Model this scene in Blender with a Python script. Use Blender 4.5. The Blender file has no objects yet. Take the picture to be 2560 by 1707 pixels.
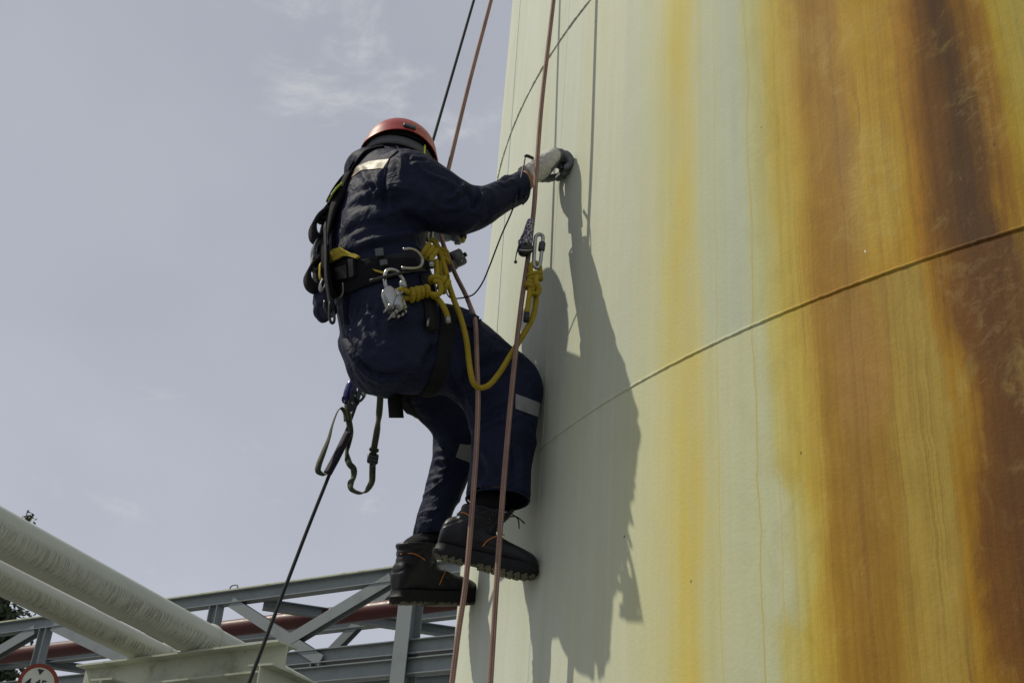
import bpy, bmesh, math, random
import numpy as np
from mathutils import Vector, Matrix
from mathutils.bvhtree import BVHTree

random.seed(7)
rng = np.random.default_rng(7)
scene = bpy.context.scene
COL = scene.collection

# ------------------------------------------------------------------ camera
# world: camera at the origin 1.6 m above the ground, looking along +Y and up
FPX = 3124.5                       # focal length in photo pixels (photo is 2560 wide)
PITCH, ROLL = 0.50354, 0.077375
CF = np.array([0, math.cos(PITCH), math.sin(PITCH)])
_x = np.array([1., 0, 0]); _u = np.cross(_x, CF)
CR = math.cos(ROLL)*_x + math.sin(ROLL)*_u
CU = -math.sin(ROLL)*_x + math.cos(ROLL)*_u
cam = bpy.data.cameras.new('camera'); cam_o = bpy.data.objects.new('camera', cam); COL.objects.link(cam_o)
cam.sensor_width = 36; cam.sensor_fit = 'HORIZONTAL'; cam.lens = FPX/2560*36
cam.clip_start = 0.05; cam.clip_end = 2000
cam_o.matrix_world = Matrix(((CR[0], CU[0], -CF[0], 0), (CR[1], CU[1], -CF[1], 0), (CR[2], CU[2], -CF[2], 0), (0, 0, 0, 1)))
scene.camera = cam_o

# ------------------------------------------------------------------ light
SUN_DIR = np.array([-0.619, 0.118, 0.776]); SUN_DIR /= np.linalg.norm(SUN_DIR)     # towards the sun
sun = bpy.data.lights.new('sun', 'SUN'); sun_o = bpy.data.objects.new('sun', sun); COL.objects.link(sun_o)
sun.energy = 3.1; sun.angle = math.radians(0.53); sun.color = (1.0, 0.935, 0.77)
sun_o.rotation_euler = Vector(-SUN_DIR).to_track_quat('-Z', 'Y').to_euler()
sun_o.location = (-6, 2, 12)
scene.view_settings.view_transform = 'Standard'; scene.view_settings.look = 'None'
scene.view_settings.exposure = 0.0; scene.view_settings.gamma = 1.0
scene.view_settings.use_curve_mapping = False

world = bpy.data.worlds.new('World'); scene.world = world; world.use_nodes = True
wn = world.node_tree; wn.nodes.clear()
def W(t, **k):
    n = wn.nodes.new(t)
    for a, b in k.items(): setattr(n, a, b)
    return n
w_out = W('ShaderNodeOutputWorld'); w_bg = W('ShaderNodeBackground'); w_bg.inputs['Strength'].default_value = 0.1
sky = W('ShaderNodeTexSky', sky_type='NISHITA', sun_disc=False)
sky.sun_elevation = math.asin(SUN_DIR[2]); sky.sun_rotation = math.atan2(SUN_DIR[0], SUN_DIR[1])
sky.air_density = 1.0; sky.dust_density = 3.0; sky.ozone_density = 1.5
# thin high cloud veil with a few brighter wisps over the whole sky
tc = W('ShaderNodeTexCoord'); mp = W('ShaderNodeMapping'); mp.inputs['Scale'].default_value = (1.0, 1.0, 1.6); mp.inputs['Location'].default_value = (0.167, 0.155, 0.299)
n1 = W('ShaderNodeTexNoise'); n1.inputs['Scale'].default_value = 2.4; n1.inputs['Detail'].default_value = 4; n1.inputs['Roughness'].default_value = 0.5
n2 = W('ShaderNodeTexNoise'); n2.inputs['Scale'].default_value = 6.5; n2.inputs['Detail'].default_value = 9; n2.inputs['Roughness'].default_value = 0.62; n2.inputs['Distortion'].default_value = 0.35
wn.links.new(tc.outputs['Generated'], mp.inputs['Vector']); wn.links.new(mp.outputs[0], n1.inputs['Vector']); wn.links.new(mp.outputs[0], n2.inputs['Vector'])
veil = W('ShaderNodeMapRange'); veil.inputs[1].default_value = 0.3; veil.inputs[2].default_value = 0.7; veil.inputs[3].default_value = 0.0; veil.inputs[4].default_value = 1.0
wn.links.new(n1.outputs['Fac'], veil.inputs[0])
vm = W('ShaderNodeMix', data_type='RGBA'); vm.inputs['A'].default_value = (4.05, 4.25, 4.85, 1); vm.inputs['B'].default_value = (4.95, 5.15, 5.75, 1)
wn.links.new(veil.outputs[0], vm.inputs['Factor'])
wisp = W('ShaderNodeMapRange', interpolation_type='SMOOTHSTEP'); wisp.inputs[1].default_value = 0.575; wisp.inputs[2].default_value = 0.80; wisp.inputs[3].default_value = 0.0; wisp.inputs[4].default_value = 0.95
wn.links.new(n2.outputs['Fac'], wisp.inputs[0])
wm = W('ShaderNodeMix', data_type='RGBA'); wm.inputs['B'].default_value = (7.0, 7.0, 7.0, 1)
wn.links.new(wisp.outputs[0], wm.inputs['Factor']); wn.links.new(vm.outputs['Result'], wm.inputs['A'])
mixs = W('ShaderNodeMix', data_type='RGBA'); mixs.inputs['Factor'].default_value = 0.9
wn.links.new(sky.outputs[0], mixs.inputs['A']); wn.links.new(wm.outputs['Result'], mixs.inputs['B'])
# the veil is brighter towards the horizon all round
sepz = W('ShaderNodeSeparateXYZ'); wn.links.new(tc.outputs['Generated'], sepz.inputs[0])
hz = W('ShaderNodeMapRange'); hz.inputs[1].default_value = 0.15; hz.inputs[2].default_value = 0.8; hz.inputs[3].default_value = 1.12; hz.inputs[4].default_value = 0.94
wn.links.new(sepz.outputs[2], hz.inputs[0])
hm = W('ShaderNodeVectorMath', operation='SCALE'); wn.links.new(mixs.outputs['Result'], hm.inputs[0]); wn.links.new(hz.outputs[0], hm.inputs['Scale'])
wn.links.new(hm.outputs[0], w_bg.inputs['Color']); wn.links.new(w_bg.outputs[0], w_out.inputs['Surface'])

# ------------------------------------------------------------------ geometry of the place
TC = np.array([2.9629, 4.2693]); TR = 3.08          # tank axis and radius
GROUND = -1.6
def ray(x, y): return CF + (x-1280)/FPX*CR - (y-853.5)/FPX*CU
MP0 = np.array([.025, 3.395, 0]); RT = np.array([.363, -.932, 0]); RT /= np.linalg.norm(RT)
FW = np.array([.932, .363, 0]); FW /= np.linalg.norm(FW); UP = np.array([0, 0, 1.])   # the climber's right, forward, up
def S(x, y, lat=0.0):
    """point on the climber's upright fore-aft plane, lat metres to his right"""
    d = ray(x, y); return d*(((MP0+lat*RT)@RT)/(d@RT))
def wall_hit(x, y, off=0.0):
    d = ray(x, y); a = d[:2]@d[:2]; b = -2*d[:2]@TC; c = TC@TC-(TR+off)**2
    return d*((-b-math.sqrt(max(b*b-4*a*c, 0)))/2/a)
def on_z(x, y, z): d = ray(x, y); return d*(z/d[2])

# ------------------------------------------------------------------ mesh helpers
def nrm(v): v = np.asarray(v, float); return v/max(np.linalg.norm(v), 1e-12)
def tag(o, label=None, cat=None, group=None, kind=None):
    if label: o['label'] = label
    if cat: o['category'] = cat
    if group: o['group'] = group
    if kind: o['kind'] = kind
    return o
def empty(name, loc=(0, 0, 0)):
    o = bpy.data.objects.new(name, None); o.empty_display_size = 0.05; o.location = loc; COL.objects.link(o); return o
def link(name, me, mat=None, parent=None, smooth=True):
    o = bpy.data.objects.new(name, me); COL.objects.link(o)
    if mat is not None and not me.materials: me.materials.append(mat)
    if smooth: me.shade_smooth()
    if parent is not None:
        o.parent = parent; o.matrix_parent_inverse = parent.matrix_basis.inverted()
    return o
class MB:
    def __init__(s): s.v = []; s.f = []; s.uv = []
    def add(s, verts, faces, uvs=None):
        b = len(s.v); s.v.extend([tuple(map(float, p)) for p in verts])
        for i, f in enumerate(faces):
            s.f.append([b+k for k in f]); s.uv.append(uvs[i] if uvs is not None else [(0, 0)]*len(f))
        return s
    def mesh(s, name):
        me = bpy.data.meshes.new(name); me.from_pydata(s.v, [], s.f)
        uvl = me.uv_layers.new(name='UVMap'); flat = [c for f in s.uv for p in f for c in p]
        uvl.data.foreach_set('uv', flat); me.update(); return me
    def build(s, name, mat, parent=None, smooth=True): return link(name, s.mesh(name), mat, parent, smooth)
    # primitives
    def box(s, c, ax, ay, az, bev=0.0):
        """c centre, ax/ay/az half vectors; chamfered edges when bev > 0"""
        c, ax, ay, az = [np.asarray(q, float) for q in (c, ax, ay, az)]
        if np.cross(ax, ay)@az < 0: ax = -ax
        if bev <= 0:
            V = [c+sx*ax+sy*ay+sz*az for sz in (-1, 1) for sy in (-1, 1) for sx in (-1, 1)]
            F = [(0, 2, 3, 1), (4, 5, 7, 6), (0, 1, 5, 4), (2, 6, 7, 3), (0, 4, 6, 2), (1, 3, 7, 5)]
            return s.add(V, F)
        L = [np.linalg.norm(q) for q in (ax, ay, az)]; k = [1-min(bev/l, .49) for l in L]
        V = []; idx = {}
        for sx in (-1, 1):
            for sy in (-1, 1):
                for sz in (-1, 1):
                    for j, w in enumerate(((1, k[1], k[2]), (k[0], 1, k[2]), (k[0], k[1], 1))):
                        idx[sx, sy, sz, j] = len(V); V.append(c+sx*w[0]*ax+sy*w[1]*ay+sz*w[2]*az)
        F = []
        def q(keys): F.append([idx[k_] for k_ in keys])
        for s1 in (-1, 1):
            q([(s1, a, b, 0) for a, b in ((-1, -1), (1, -1), (1, 1), (-1, 1))][::s1])
            q([(a, s1, b, 1) for a, b in ((-1, -1), (-1, 1), (1, 1), (1, -1))][::s1])
            q([(a, b, s1, 2) for a, b in ((-1, -1), (1, -1), (1, 1), (-1, 1))][::s1])
        for a in (-1, 1):
            for b in (-1, 1):
                F.append([idx[a, b, -1, 0], idx[a, b, 1, 0], idx[a, b, 1, 1], idx[a, b, -1, 1]][::(1 if a*b < 0 else -1)])
                F.append([idx[a, -1, b, 0], idx[a, 1, b, 0], idx[a, 1, b, 2], idx[a, -1, b, 2]][::(-1 if a*b < 0 else 1)])
                F.append([idx[-1, a, b, 1], idx[1, a, b, 1], idx[1, a, b, 2], idx[-1, a, b, 2]][::(1 if a*b < 0 else -1)])
                for d in (-1, 1): F.append([idx[a, b, d, 0], idx[a, b, d, 1], idx[a, b, d, 2]][::(1 if a*b*d > 0 else -1)])
        return s.add(V, F)
    def tube(s, pts, r, n=10, caps=True, closed=False, res=0.0, sub=0, squash=None):
        """sweep a round section along pts; r number or list; sub>0 = Catmull-Rom subdivisions"""
        P = np.array([np.asarray(p, float) for p in pts]); rr = np.full(len(P), r, float) if np.isscalar(r) else np.array(r, float)
        if sub: P, rr = smooth_path(P, rr, sub, closed)
        m = len(P)
        T = np.empty_like(P)
        for i in range(m):
            a = P[(i-1) % m] if (closed or i > 0) else P[i]; b = P[(i+1) % m] if (closed or i < m-1) else P[i]
            T[i] = nrm(b-a)
        ref = np.array([0, 0, 1.]) if abs(T[0][2]) < .9 else np.array([1., 0, 0])
        N = nrm(np.cross(T[0], ref)); V = []; L = 0; Ls = []
        for i in range(m):
            if i: L += np.linalg.norm(P[i]-P[i-1])
            N = nrm(N-(N@T[i])*T[i]); B = np.cross(T[i], N); Ls.append(L)
            for k in range(n):
                a = 2*math.pi*k/n; V.append(P[i]+rr[i]*(math.cos(a)*N+math.sin(a)*B))
        F = []; UV = []
        rng_i = m if closed else m-1
        for i in range(rng_i):
            j = (i+1) % m
            l0 = Ls[i]; l1 = Ls[j] if j else L+np.linalg.norm(P[0]-P[-1])
            for k in range(n):
                k2 = (k+1) % n; F.append((i*n+k, i*n+k2, j*n+k2, j*n+k)); UV.append([(l0, k/n), (l0, (k+1)/n), (l1, (k+1)/n), (l1, k/n)])
        if caps and not closed:
            F.append(tuple(range(n))[::-1]); UV.append([(0, 0)]*n); F.append(tuple((m-1)*n+k for k in range(n))); UV.append([(L, 0)]*n)
        return s.add(V, F, UV)
    def loft(s, secs, n=20, sub=0, power=2.0):
        """closed loft through elliptic sections (centre, half-vector a, half-vector b)"""
        A = np.array([[*c, *a, *b] for c, a, b in secs], float)
        if sub: A, _ = smooth_path(A, np.zeros(len(A)), sub, False)
        m = len(A); V = []
        for q in A:
            c, a, b = q[:3], q[3:6], q[6:9]
            for k in range(n):
                t = 2*math.pi*k/n; ct, st = math.cos(t), math.sin(t)
                e = 2/power; V.append(c+np.sign(ct)*abs(ct)**e*a+np.sign(st)*abs(st)**e*b)
        F = [(i*n+k, i*n+(k+1) % n, (i+1)*n+(k+1) % n, (i+1)*n+k) for i in range(m-1) for k in range(n)]
        F.append(tuple(range(n))[::-1]); F.append(tuple((m-1)*n+k for k in range(n)))
        # orient outwards
        ax = A[-1][:3]-A[0][:3]
        if np.cross(A[0][3:6], A[0][6:9])@ax < 0: F = [f[::-1] for f in F]
        return s.add(V, F)
    def ball(s, c, ax, ay=None, az=None, n=16, m=10):
        if np.isscalar(ax): ax, ay, az = np.array([ax, 0, 0]), np.array([0, ax, 0]), np.array([0, 0, ax])
        c = np.asarray(c, float)
        V = [c-az]+[c+math.sin(math.pi*i/m)*(math.cos(2*math.pi*k/n)*ax+math.sin(2*math.pi*k/n)*ay)-math.cos(math.pi*i/m)*az for i in range(1, m) for k in range(n)]+[c+az]
        F = [(0, 1+(k+1) % n, 1+k) for k in range(n)]
        for i in range(m-2):
            for k in range(n): F.append((1+i*n+k, 1+i*n+(k+1) % n, 1+(i+1)*n+(k+1) % n, 1+(i+1)*n+k))
        t = len(V)-1; F += [(t, 1+(m-2)*n+k, 1+(m-2)*n+(k+1) % n) for k in range(n)]
        if np.cross(ax, ay)@az < 0: F = [f[::-1] for f in F]
        return s.add(V, F)
    def band(s, pts, wdirs, width, thick=0.0025, sub=0, closed=False):
        """flat webbing along pts, wdirs = direction across the width"""
        P = np.array([np.asarray(p, float) for p in pts]); D = np.array([nrm(w) for w in wdirs]) if np.ndim(wdirs) > 1 else np.array([nrm(wdirs)]*len(P))
        wd = np.full(len(P), width) if np.isscalar(width) else np.array(width, float)
        A = np.concatenate([P, D, wd[:, None]], 1)
        if sub: A, _ = smooth_path(A, np.zeros(len(A)), sub, closed)
        P, D, wd = A[:, :3], A[:, 3:6], A[:, 6]; m = len(P); V = []; L = 0; Ls = []
        for i in range(m):
            a = P[i-1] if (i or closed) else P[i]; b = P[(i+1) % m] if (i < m-1 or closed) else P[i]
            if i: L += np.linalg.norm(P[i]-P[i-1])
            Ls.append(L); T = nrm(b-a); d = nrm(D[i]-(D[i]@T)*T); nn = np.cross(T, d)
            h = wd[i]/2; t = thick/2
            V += [P[i]-h*d-t*nn, P[i]+h*d-t*nn, P[i]+h*d+t*nn, P[i]-h*d+t*nn]
        F = []; UV = []
        for i in range(m if closed else m-1):
            j = (i+1) % m
            for k in range(4):
                k2 = (k+1) % 4; F.append((i*4+k, i*4+k2, j*4+k2, j*4+k))
                va, vb = (0, 1) if k in (0,) else ((1, 0) if k == 2 else (0, .05))
                UV.append([(Ls[i], va), (Ls[i], vb), (Ls[j], vb), (Ls[j], va)])
        if not closed:
            F += [(3, 2, 1, 0), tuple((m-1)*4+k for k in range(4))]; UV += [[(0, 0)]*4]*2
        return s.add(V, F, UV)
def smooth_path(P, rr, sub, closed=False):
    """Catmull-Rom resample of rows of P and of rr"""
    A = np.concatenate([P, rr[:, None]], 1); m = len(A); out = []
    for i in range(m if closed else m-1):
        g = lambda k: A[k % m] if closed else (A[k] if 0 <= k < m else (2*A[0]-A[1] if k < 0 else 2*A[-1]-A[-2]))
        p0, p1, p2, p3 = g(i-1), g(i), g(i+1), g(i+2)
        for j in range(sub):
            t = j/sub; out.append(.5*((2*p1)+(-p0+p2)*t+(2*p0-5*p1+4*p2-p3)*t*t+(-p0+3*p1-3*p2+p3)*t**3))
    if not closed: out.append(A[-1])
    out = np.array(out); return out[:, :-1], out[:, -1]
def remesh(mb, name, voxel, smooth=6, factor=0.5):
    """fuse overlapping closed shapes of an MB into one continuous skin"""
    me = mb.mesh(name+'_raw'); o = bpy.data.objects.new(name+'_raw', me); COL.objects.link(o)
    m = o.modifiers.new('r', 'REMESH'); m.mode = 'VOXEL'; m.voxel_size = voxel
    if smooth:
        k = o.modifiers.new('s', 'SMOOTH'); k.factor = factor; k.iterations = smooth
    dg = bpy.context.evaluated_depsgraph_get(); dg.update()
    out = bpy.data.meshes.new_from_object(o.evaluated_get(dg)); out.name = name
    bpy.data.objects.remove(o); bpy.data.meshes.remove(me)
    return out
def get_co(me): a = np.empty(len(me.vertices)*3); me.vertices.foreach_get('co', a); return a.reshape(-1, 3)
def get_no(me): a = np.empty(len(me.vertices)*3); me.vertex_normals.foreach_get('vector', a); return a.reshape(-1, 3)
def set_co(me, a): me.vertices.foreach_set('co', np.ascontiguousarray(a).ravel()); me.update()
def bvh_of(me):
    me.calc_loop_triangles() if hasattr(me, 'calc_loop_triangles') else None
    return BVHTree.FromPolygons([v.co[:] for v in me.vertices], [p.vertices[:] for p in me.polygons])
def ibeam(mb, p0, p1, h, w, tf=.012, tw=.008, up=(0, 0, 1), box=False, u0=0.0):
    """rolled I section between two points (h across 'up', w flange width)"""
    p0, p1 = np.asarray(p0, float), np.asarray(p1, float); t = nrm(p1-p0); up = np.asarray(up, float); up = nrm(up-(up@t)*t); sd = np.cross(t, up)
    H, Wd = h/2, w/2
    if box: prof = [(-Wd, -H), (Wd, -H), (Wd, H), (-Wd, H)]
    else: prof = [(-Wd, -H), (Wd, -H), (Wd, -H+tf), (tw/2, -H+tf), (tw/2, H-tf), (Wd, H-tf), (Wd, H), (-Wd, H), (-Wd, H-tf), (-tw/2, H-tf), (-tw/2, -H+tf), (-Wd, -H+tf)]
    n = len(prof); V = [p+a*sd+b*up for p in (p0, p1) for a, b in prof]
    F = [(k, (k+1) % n, n+(k+1) % n, n+k) for k in range(n)]
    if box: F += [tuple(range(n))[::-1], tuple(n+k for k in range(n))]
    else:
        for o_, r in ((0, -1), (n, 1)):
            F += [tuple(o_+k for k in (0, 1, 2, 3, 10, 11))[::r], tuple(o_+k for k in (3, 4, 9, 10))[::r], tuple(o_+k for k in (4, 5, 6, 7, 8, 9))[::r]]
    return mb.add(V, F)

# ------------------------------------------------------------------ node helper
class Nd:
    def __init__(s, name, rough=.6, metal=0.0, spec=.5):
        s.mat = bpy.data.materials.new(name); s.mat.use_nodes = True; s.nt = s.mat.node_tree
        s.b = s.nt.nodes['Principled BSDF']; s.b.inputs['Roughness'].default_value = rough; s.b.inputs['Metallic'].default_value = metal
        s.b.inputs['Specular IOR Level'].default_value = spec
    def n(s, t, **k):
        q = s.nt.nodes.new(t)
        for a, b in k.items(): setattr(q, a, b)
        return q
    def put(s, sock, v):
        if hasattr(v, 'is_output'): s.nt.links.new(v, sock)
        elif isinstance(v, (tuple, list)):
            sock.default_value = tuple(v) if len(v) != 3 or sock.type == 'VECTOR' else (*v, 1)
        else: sock.default_value = v
    def m(s, op, a, b=0.0, c=0.0, clamp=False):
        q = s.n('ShaderNodeMath', operation=op, use_clamp=clamp)
        for i, v in enumerate((a, b, c)): s.put(q.inputs[i], v)
        return q.outputs[0]
    def mix(s, f, a, b, mode='MIX'):
        q = s.n('ShaderNodeMix', data_type='RGBA', blend_type=mode); s.put(q.inputs['Factor'], f); s.put(q.inputs['A'], a); s.put(q.inputs['B'], b); return q.outputs['Result']
    def mr(s, v, a, b, c=0.0, d=1.0, smooth=False):
        q = s.n('ShaderNodeMapRange', interpolation_type='SMOOTHSTEP' if smooth else 'LINEAR'); s.put(q.inputs[0], v)
        for i, k in enumerate((a, b, c, d)): q.inputs[i+1].default_value = k
        return q.outputs[0]
    def noise(s, vec, scale, detail=3, rough=.5, dist=0.0):
        q = s.n('ShaderNodeTexNoise'); s.put(q.inputs['Vector'], vec); q.inputs['Scale'].default_value = scale
        q.inputs['Detail'].default_value = detail; q.inputs['Roughness'].default_value = rough; q.inputs['Distortion'].default_value = dist; return q.outputs['Fac']
    def voro(s, vec, scale, feature='F1', out='Distance'):
        q = s.n('ShaderNodeTexVoronoi', feature=feature); s.put(q.inputs['Vector'], vec); q.inputs['Scale'].default_value = scale; return q.outputs[out]
    def xyz(s, a=0.0, b=0.0, c=0.0):
        q = s.n('ShaderNodeCombineXYZ')
        for i, v in enumerate((a, b, c)): s.put(q.inputs[i], v)
        return q.outputs[0]
    def sep(s, v):
        q = s.n('ShaderNodeSeparateXYZ'); s.put(q.inputs[0], v); return q.outputs
    def ramp(s, f, stops, interp='LINEAR'):
        q = s.n('ShaderNodeValToRGB'); s.put(q.inputs[0], f); e = q.color_ramp; e.interpolation = interp
        while len(e.elements) < len(stops): e.elements.new(0.5)
        for el, (p, c) in zip(e.elements, sorted(stops, key=lambda z: z[0])):
            el.position = p; el.color = (*c, 1) if len(c) == 3 else c
        return q.outputs[0]
    def uv(s): return s.n('ShaderNodeTexCoord').outputs['UV']
    def obj(s): return s.n('ShaderNodeTexCoord').outputs['Object']
    def geo(s): return s.n('ShaderNodeNewGeometry').outputs['Position']
    def bump(s, h, strength=.3, dist=.01, normal=None):
        q = s.n('ShaderNodeBump'); s.put(q.inputs['Height'], h); q.inputs['Strength'].default_value = strength; q.inputs['Distance'].default_value = dist
        if normal is not None: s.nt.links.new(normal, q.inputs['Normal'])
        return q.outputs[0]
    def fin(s, color=None, rough=None, normal=None, metal=None):
        if color is not None: s.put(s.b.inputs['Base Color'], color)
        if rough is not None: s.put(s.b.inputs['Roughness'], rough)
        if metal is not None: s.put(s.b.inputs['Metallic'], metal)
        if normal is not None: s.nt.links.new(normal, s.b.inputs['Normal'])
        return s.mat
def lin(r, g, b):
    f = lambda c: (c/255/12.92) if c/255 <= .04045 else ((c/255+.055)/1.055)**2.4
    return (f(r), f(g), f(b))

# ================================================================== materials of the setting
def mat_tank():
    d = Nd('tank_paint', .7, 0, .22); sx = d.sep(d.uv()); u, z = sx[0], sx[1]
    A0, A1 = 0.2, 2.9; w = A1-A0
    big = d.noise(d.xyz(d.m('MULTIPLY', u, 5.0), d.m('MULTIPLY', z, .7)), 1.0, 3, .55)
    st = d.noise(d.xyz(d.m('MULTIPLY', u, 55.0), d.m('MULTIPLY', z, 1.1), 3.3), 1.0, 3, .6)
    fine = d.noise(d.xyz(d.m('MULTIPLY', u, 210.0), d.m('MULTIPLY', z, 3.0), 7.1), 1.0, 2, .5)
    t = d.m('ADD', u, d.m('MULTIPLY', d.m('SUBTRACT', big, .5), .10))
    t = d.m('ADD', t, d.m('MULTIPLY', d.m('SUBTRACT', st, .5), .045))
    t = d.m('ADD', t, d.m('MULTIPLY', d.m('SUBTRACT', fine, .5), .012))
    rag = d.noise(d.xyz(d.m('MULTIPLY', u, 6.5), d.m('MULTIPLY', z, 2.1), 31.0), 1.0, 6, .66, .5)
    t = d.m('ADD', t, d.m('MULTIPLY', d.m('MULTIPLY', d.m('SUBTRACT', rag, .5), d.mr(u, 1.9, 2.2)), .12))
    def blob(u0, z0, ru, rz, nz=.9):
        q = d.m('ADD', d.m('POWER', d.m('DIVIDE', d.m('SUBTRACT', u, u0), ru), 2.0), d.m('POWER', d.m('DIVIDE', d.m('SUBTRACT', z, z0), rz), 2.0))
        return d.mr(d.m('ADD', q, d.m('MULTIPLY', d.m('SUBTRACT', rag, .5), nz*2.5)), .35, 1.25, 1, 0, smooth=True)
    t = d.m('SUBTRACT', t, d.m('MULTIPLY', blob(2.10, .86, .085, .17), .045))
    t = d.m('SUBTRACT', t, d.m('MULTIPLY', blob(2.46, .95, .07, .35), .02))
    t = d.mr(t, A0, A1)
    up = [(.2, (.57, .605, .52)), (.9, (.57, .605, .52)), (1.25, (.54, .575, .48)), (1.40, (.53, .555, .44)), (1.50, (.525, .55, .42)), (1.60, (.50, .53, .41)),
          (1.70, (.52, .525, .32)), (1.755, (.54, .49, .18)), (1.81, (.55, .46, .12)), (1.86, (.54, .49, .20)), (1.90, (.48, .51, .34)), (2.0, (.45, .49, .37)),
          (2.06, (.48, .48, .22)), (2.12, (.50, .40, .08)), (2.165, (.49, .33, .035)), (2.215, (.37, .20, .010)), (2.25, (.32, .16, .008)), (2.29, (.35, .185, .009)),
          (2.33, (.47, .28, .013)), (2.42, (.46, .27, .014)), (2.455, (.38, .18, .009)), (2.505, (.17, .072, .009)), (2.55, (.082, .038, .011)), (2.58, (.11, .048, .009)),
          (2.62, (.32, .155, .008)), (2.66, (.44, .30, .02)), (2.72, (.46, .39, .09)), (2.85, (.50, .50, .28))]
    lo = [(.2, (.57, .605, .52)), (.9, (.57, .605, .52)), (1.25, (.54, .575, .48)), (1.5, (.545, .57, .43)), (1.68, (.55, .555, .35)), (1.76, (.57, .52, .22)), (1.80, (.58, .49, .13)), (1.85, (.58, .47, .11)),
          (1.885, (.54, .51, .24)), (1.94, (.53, .54, .34)), (2.05, (.51, .53, .32)), (2.09, (.52, .46, .14)), (2.14, (.52, .39, .06)), (2.17, (.49, .33, .04)), (2.215, (.37, .21, .016)),
          (2.26, (.315, .165, .013)), (2.32, (.335, .185, .015)), (2.37, (.41, .28, .045)), (2.44, (.41, .29, .055)), (2.48, (.38, .20, .012)), (2.51, (.20, .082, .008)), (2.56, (.125, .05, .009)),
          (2.61, (.14, .058, .009)), (2.68, (.38, .24, .022)), (2.85, (.5, .48, .26))]
    f = lambda L: [((a-A0)/w, c) for a, c in L]
    cu = d.ramp(t, f(up)); cl = d.ramp(t, f(lo))
    edge = d.m('ADD', z, d.m('MULTIPLY', d.m('SUBTRACT', d.noise(d.xyz(d.m('MULTIPLY', u, 30.0), 0), 1.0, 2), .5), .02))
    col = d.mix(d.mr(edge, 1.395, 1.405), cl, cu)
    fade = d.noise(d.xyz(d.m('MULTIPLY', u, 7.0), d.m('MULTIPLY', z, 1.3), 23.0), 1.0, 4, .6)
    col = d.mix(d.m('MULTIPLY', d.mr(fade, .38, .66, smooth=True), d.mr(u, 2.0, 2.12, .34, 0)), col, (.50, .525, .38))
    # broad worn patches where the paint shows paler through the rust
    wear = d.noise(d.xyz(d.m('MULTIPLY', u, 9.0), d.m('MULTIPLY', z, 5.0), 2.0), 1.0, 6, .65, 0.6)
    rustzone = d.m('MULTIPLY', d.mr(u, 2.1, 2.2, smooth=True), d.mr(u, 2.95, 3.05, 1, 0))
    col = d.mix(d.m('MULTIPLY', d.m('MULTIPLY', d.mr(wear, .56, .70, smooth=True), rustzone), .28), col, (.48, .36, .09))
    scr = d.noise(d.xyz(d.m('MULTIPLY', d.m('ADD', u, d.m('MULTIPLY', z, .5)), 30.0), d.m('MULTIPLY', d.m('SUBTRACT', z, d.m('MULTIPLY', u, .6)), 42.0), 5.0), 1.0, 6, .72, .8)
    scr = d.mr(scr, .46, .66, smooth=True)
    col = d.mix(d.m('MULTIPLY', blob(2.355, 1.62, .07, .20), d.m('ADD', .25, d.m('MULTIPLY', scr, .5))), col, (.50, .37, .075))
    col = d.mix(d.m('MULTIPLY', blob(2.29, 1.20, .075, .16), .55), col, (.40, .215, .045))
    col = d.mix(d.m('MULTIPLY', blob(2.56, 1.27, .10, .13), d.m('MULTIPLY', scr, .30)), col, (.34, .22, .10))
    col = d.mix(d.m('MULTIPLY', blob(2.62, 1.75, .07, .12), d.m('MULTIPLY', scr, .28)), col, (.44, .37, .14))
    # scuffed scratches
    sc = d.noise(d.xyz(d.m('MULTIPLY', d.m('ADD', u, d.m('MULTIPLY', z, .7)), 9.0), d.m('MULTIPLY', d.m('SUBTRACT', z, d.m('MULTIPLY', u, .45)), 75.0), 5.0), 1.0, 4, .7)
    scm = d.m('MULTIPLY', d.mr(sc, .63, .72), d.mr(d.noise(d.xyz(d.m('MULTIPLY', u, 4.0), d.m('MULTIPLY', z, 4.0), 9.0), 1.0, 2), .52, .64))
    col = d.mix(d.m('MULTIPLY', d.m('MULTIPLY', scm, rustzone), .5), col, (.50, .34, .13))
    # wandering run lines inside the rust
    wig = d.noise(d.xyz(d.m('MULTIPLY', u, 7.0), d.m('MULTIPLY', z, 4.2), 1.0), 1.0, 5, .68)
    # fine vertical striation of the rust
    strz = d.noise(d.xyz(d.m('ADD', d.m('MULTIPLY', u, 85.0), d.m('MULTIPLY', wig, 2.2)), d.m('MULTIPLY', z, .25), 6.0), 1.0, 4, .72)
    col = d.mix(d.m('MULTIPLY', d.mr(strz, .42, .66, smooth=True), d.m('MULTIPLY', d.mr(u, 2.04, 2.16, smooth=True), .42)), col, d.mix(1.0, col, (.70, .60, .5), 'MULTIPLY'))
    ln = d.noise(d.xyz(d.m('ADD', d.m('MULTIPLY', u, 24.0), d.m('MULTIPLY', wig, .85)), d.m('MULTIPLY', z, .07), 4.0), 1.0, 2, .5)
    fr = d.m('ABSOLUTE', d.m('SUBTRACT', d.m('FRACT', d.m('MULTIPLY', ln, 17.0)), .5))
    line = d.mr(fr, .0, .12, 1, 0, smooth=True)
    lmask = d.m('MULTIPLY', d.mr(u, 2.08, 2.2, smooth=True), d.mr(u, 2.44, 2.53, 1, .12, smooth=True))
    lvar = d.mr(d.noise(d.xyz(d.m('MULTIPLY', u, 26.0), d.m('MULTIPLY', z, 1.6), 8.0), 1.0, 3), .44, .62)
    lfac = d.m('MULTIPLY', d.m('MULTIPLY', line, lmask), lvar)
    col = d.mix(d.m('MULTIPLY', lfac, .40), col, (.15, .072, .030))
    blot = d.noise(d.xyz(d.m('MULTIPLY', u, 16.0), d.m('MULTIPLY', z, 9.0), 41.0), 1.0, 6, .7, .7)
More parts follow.
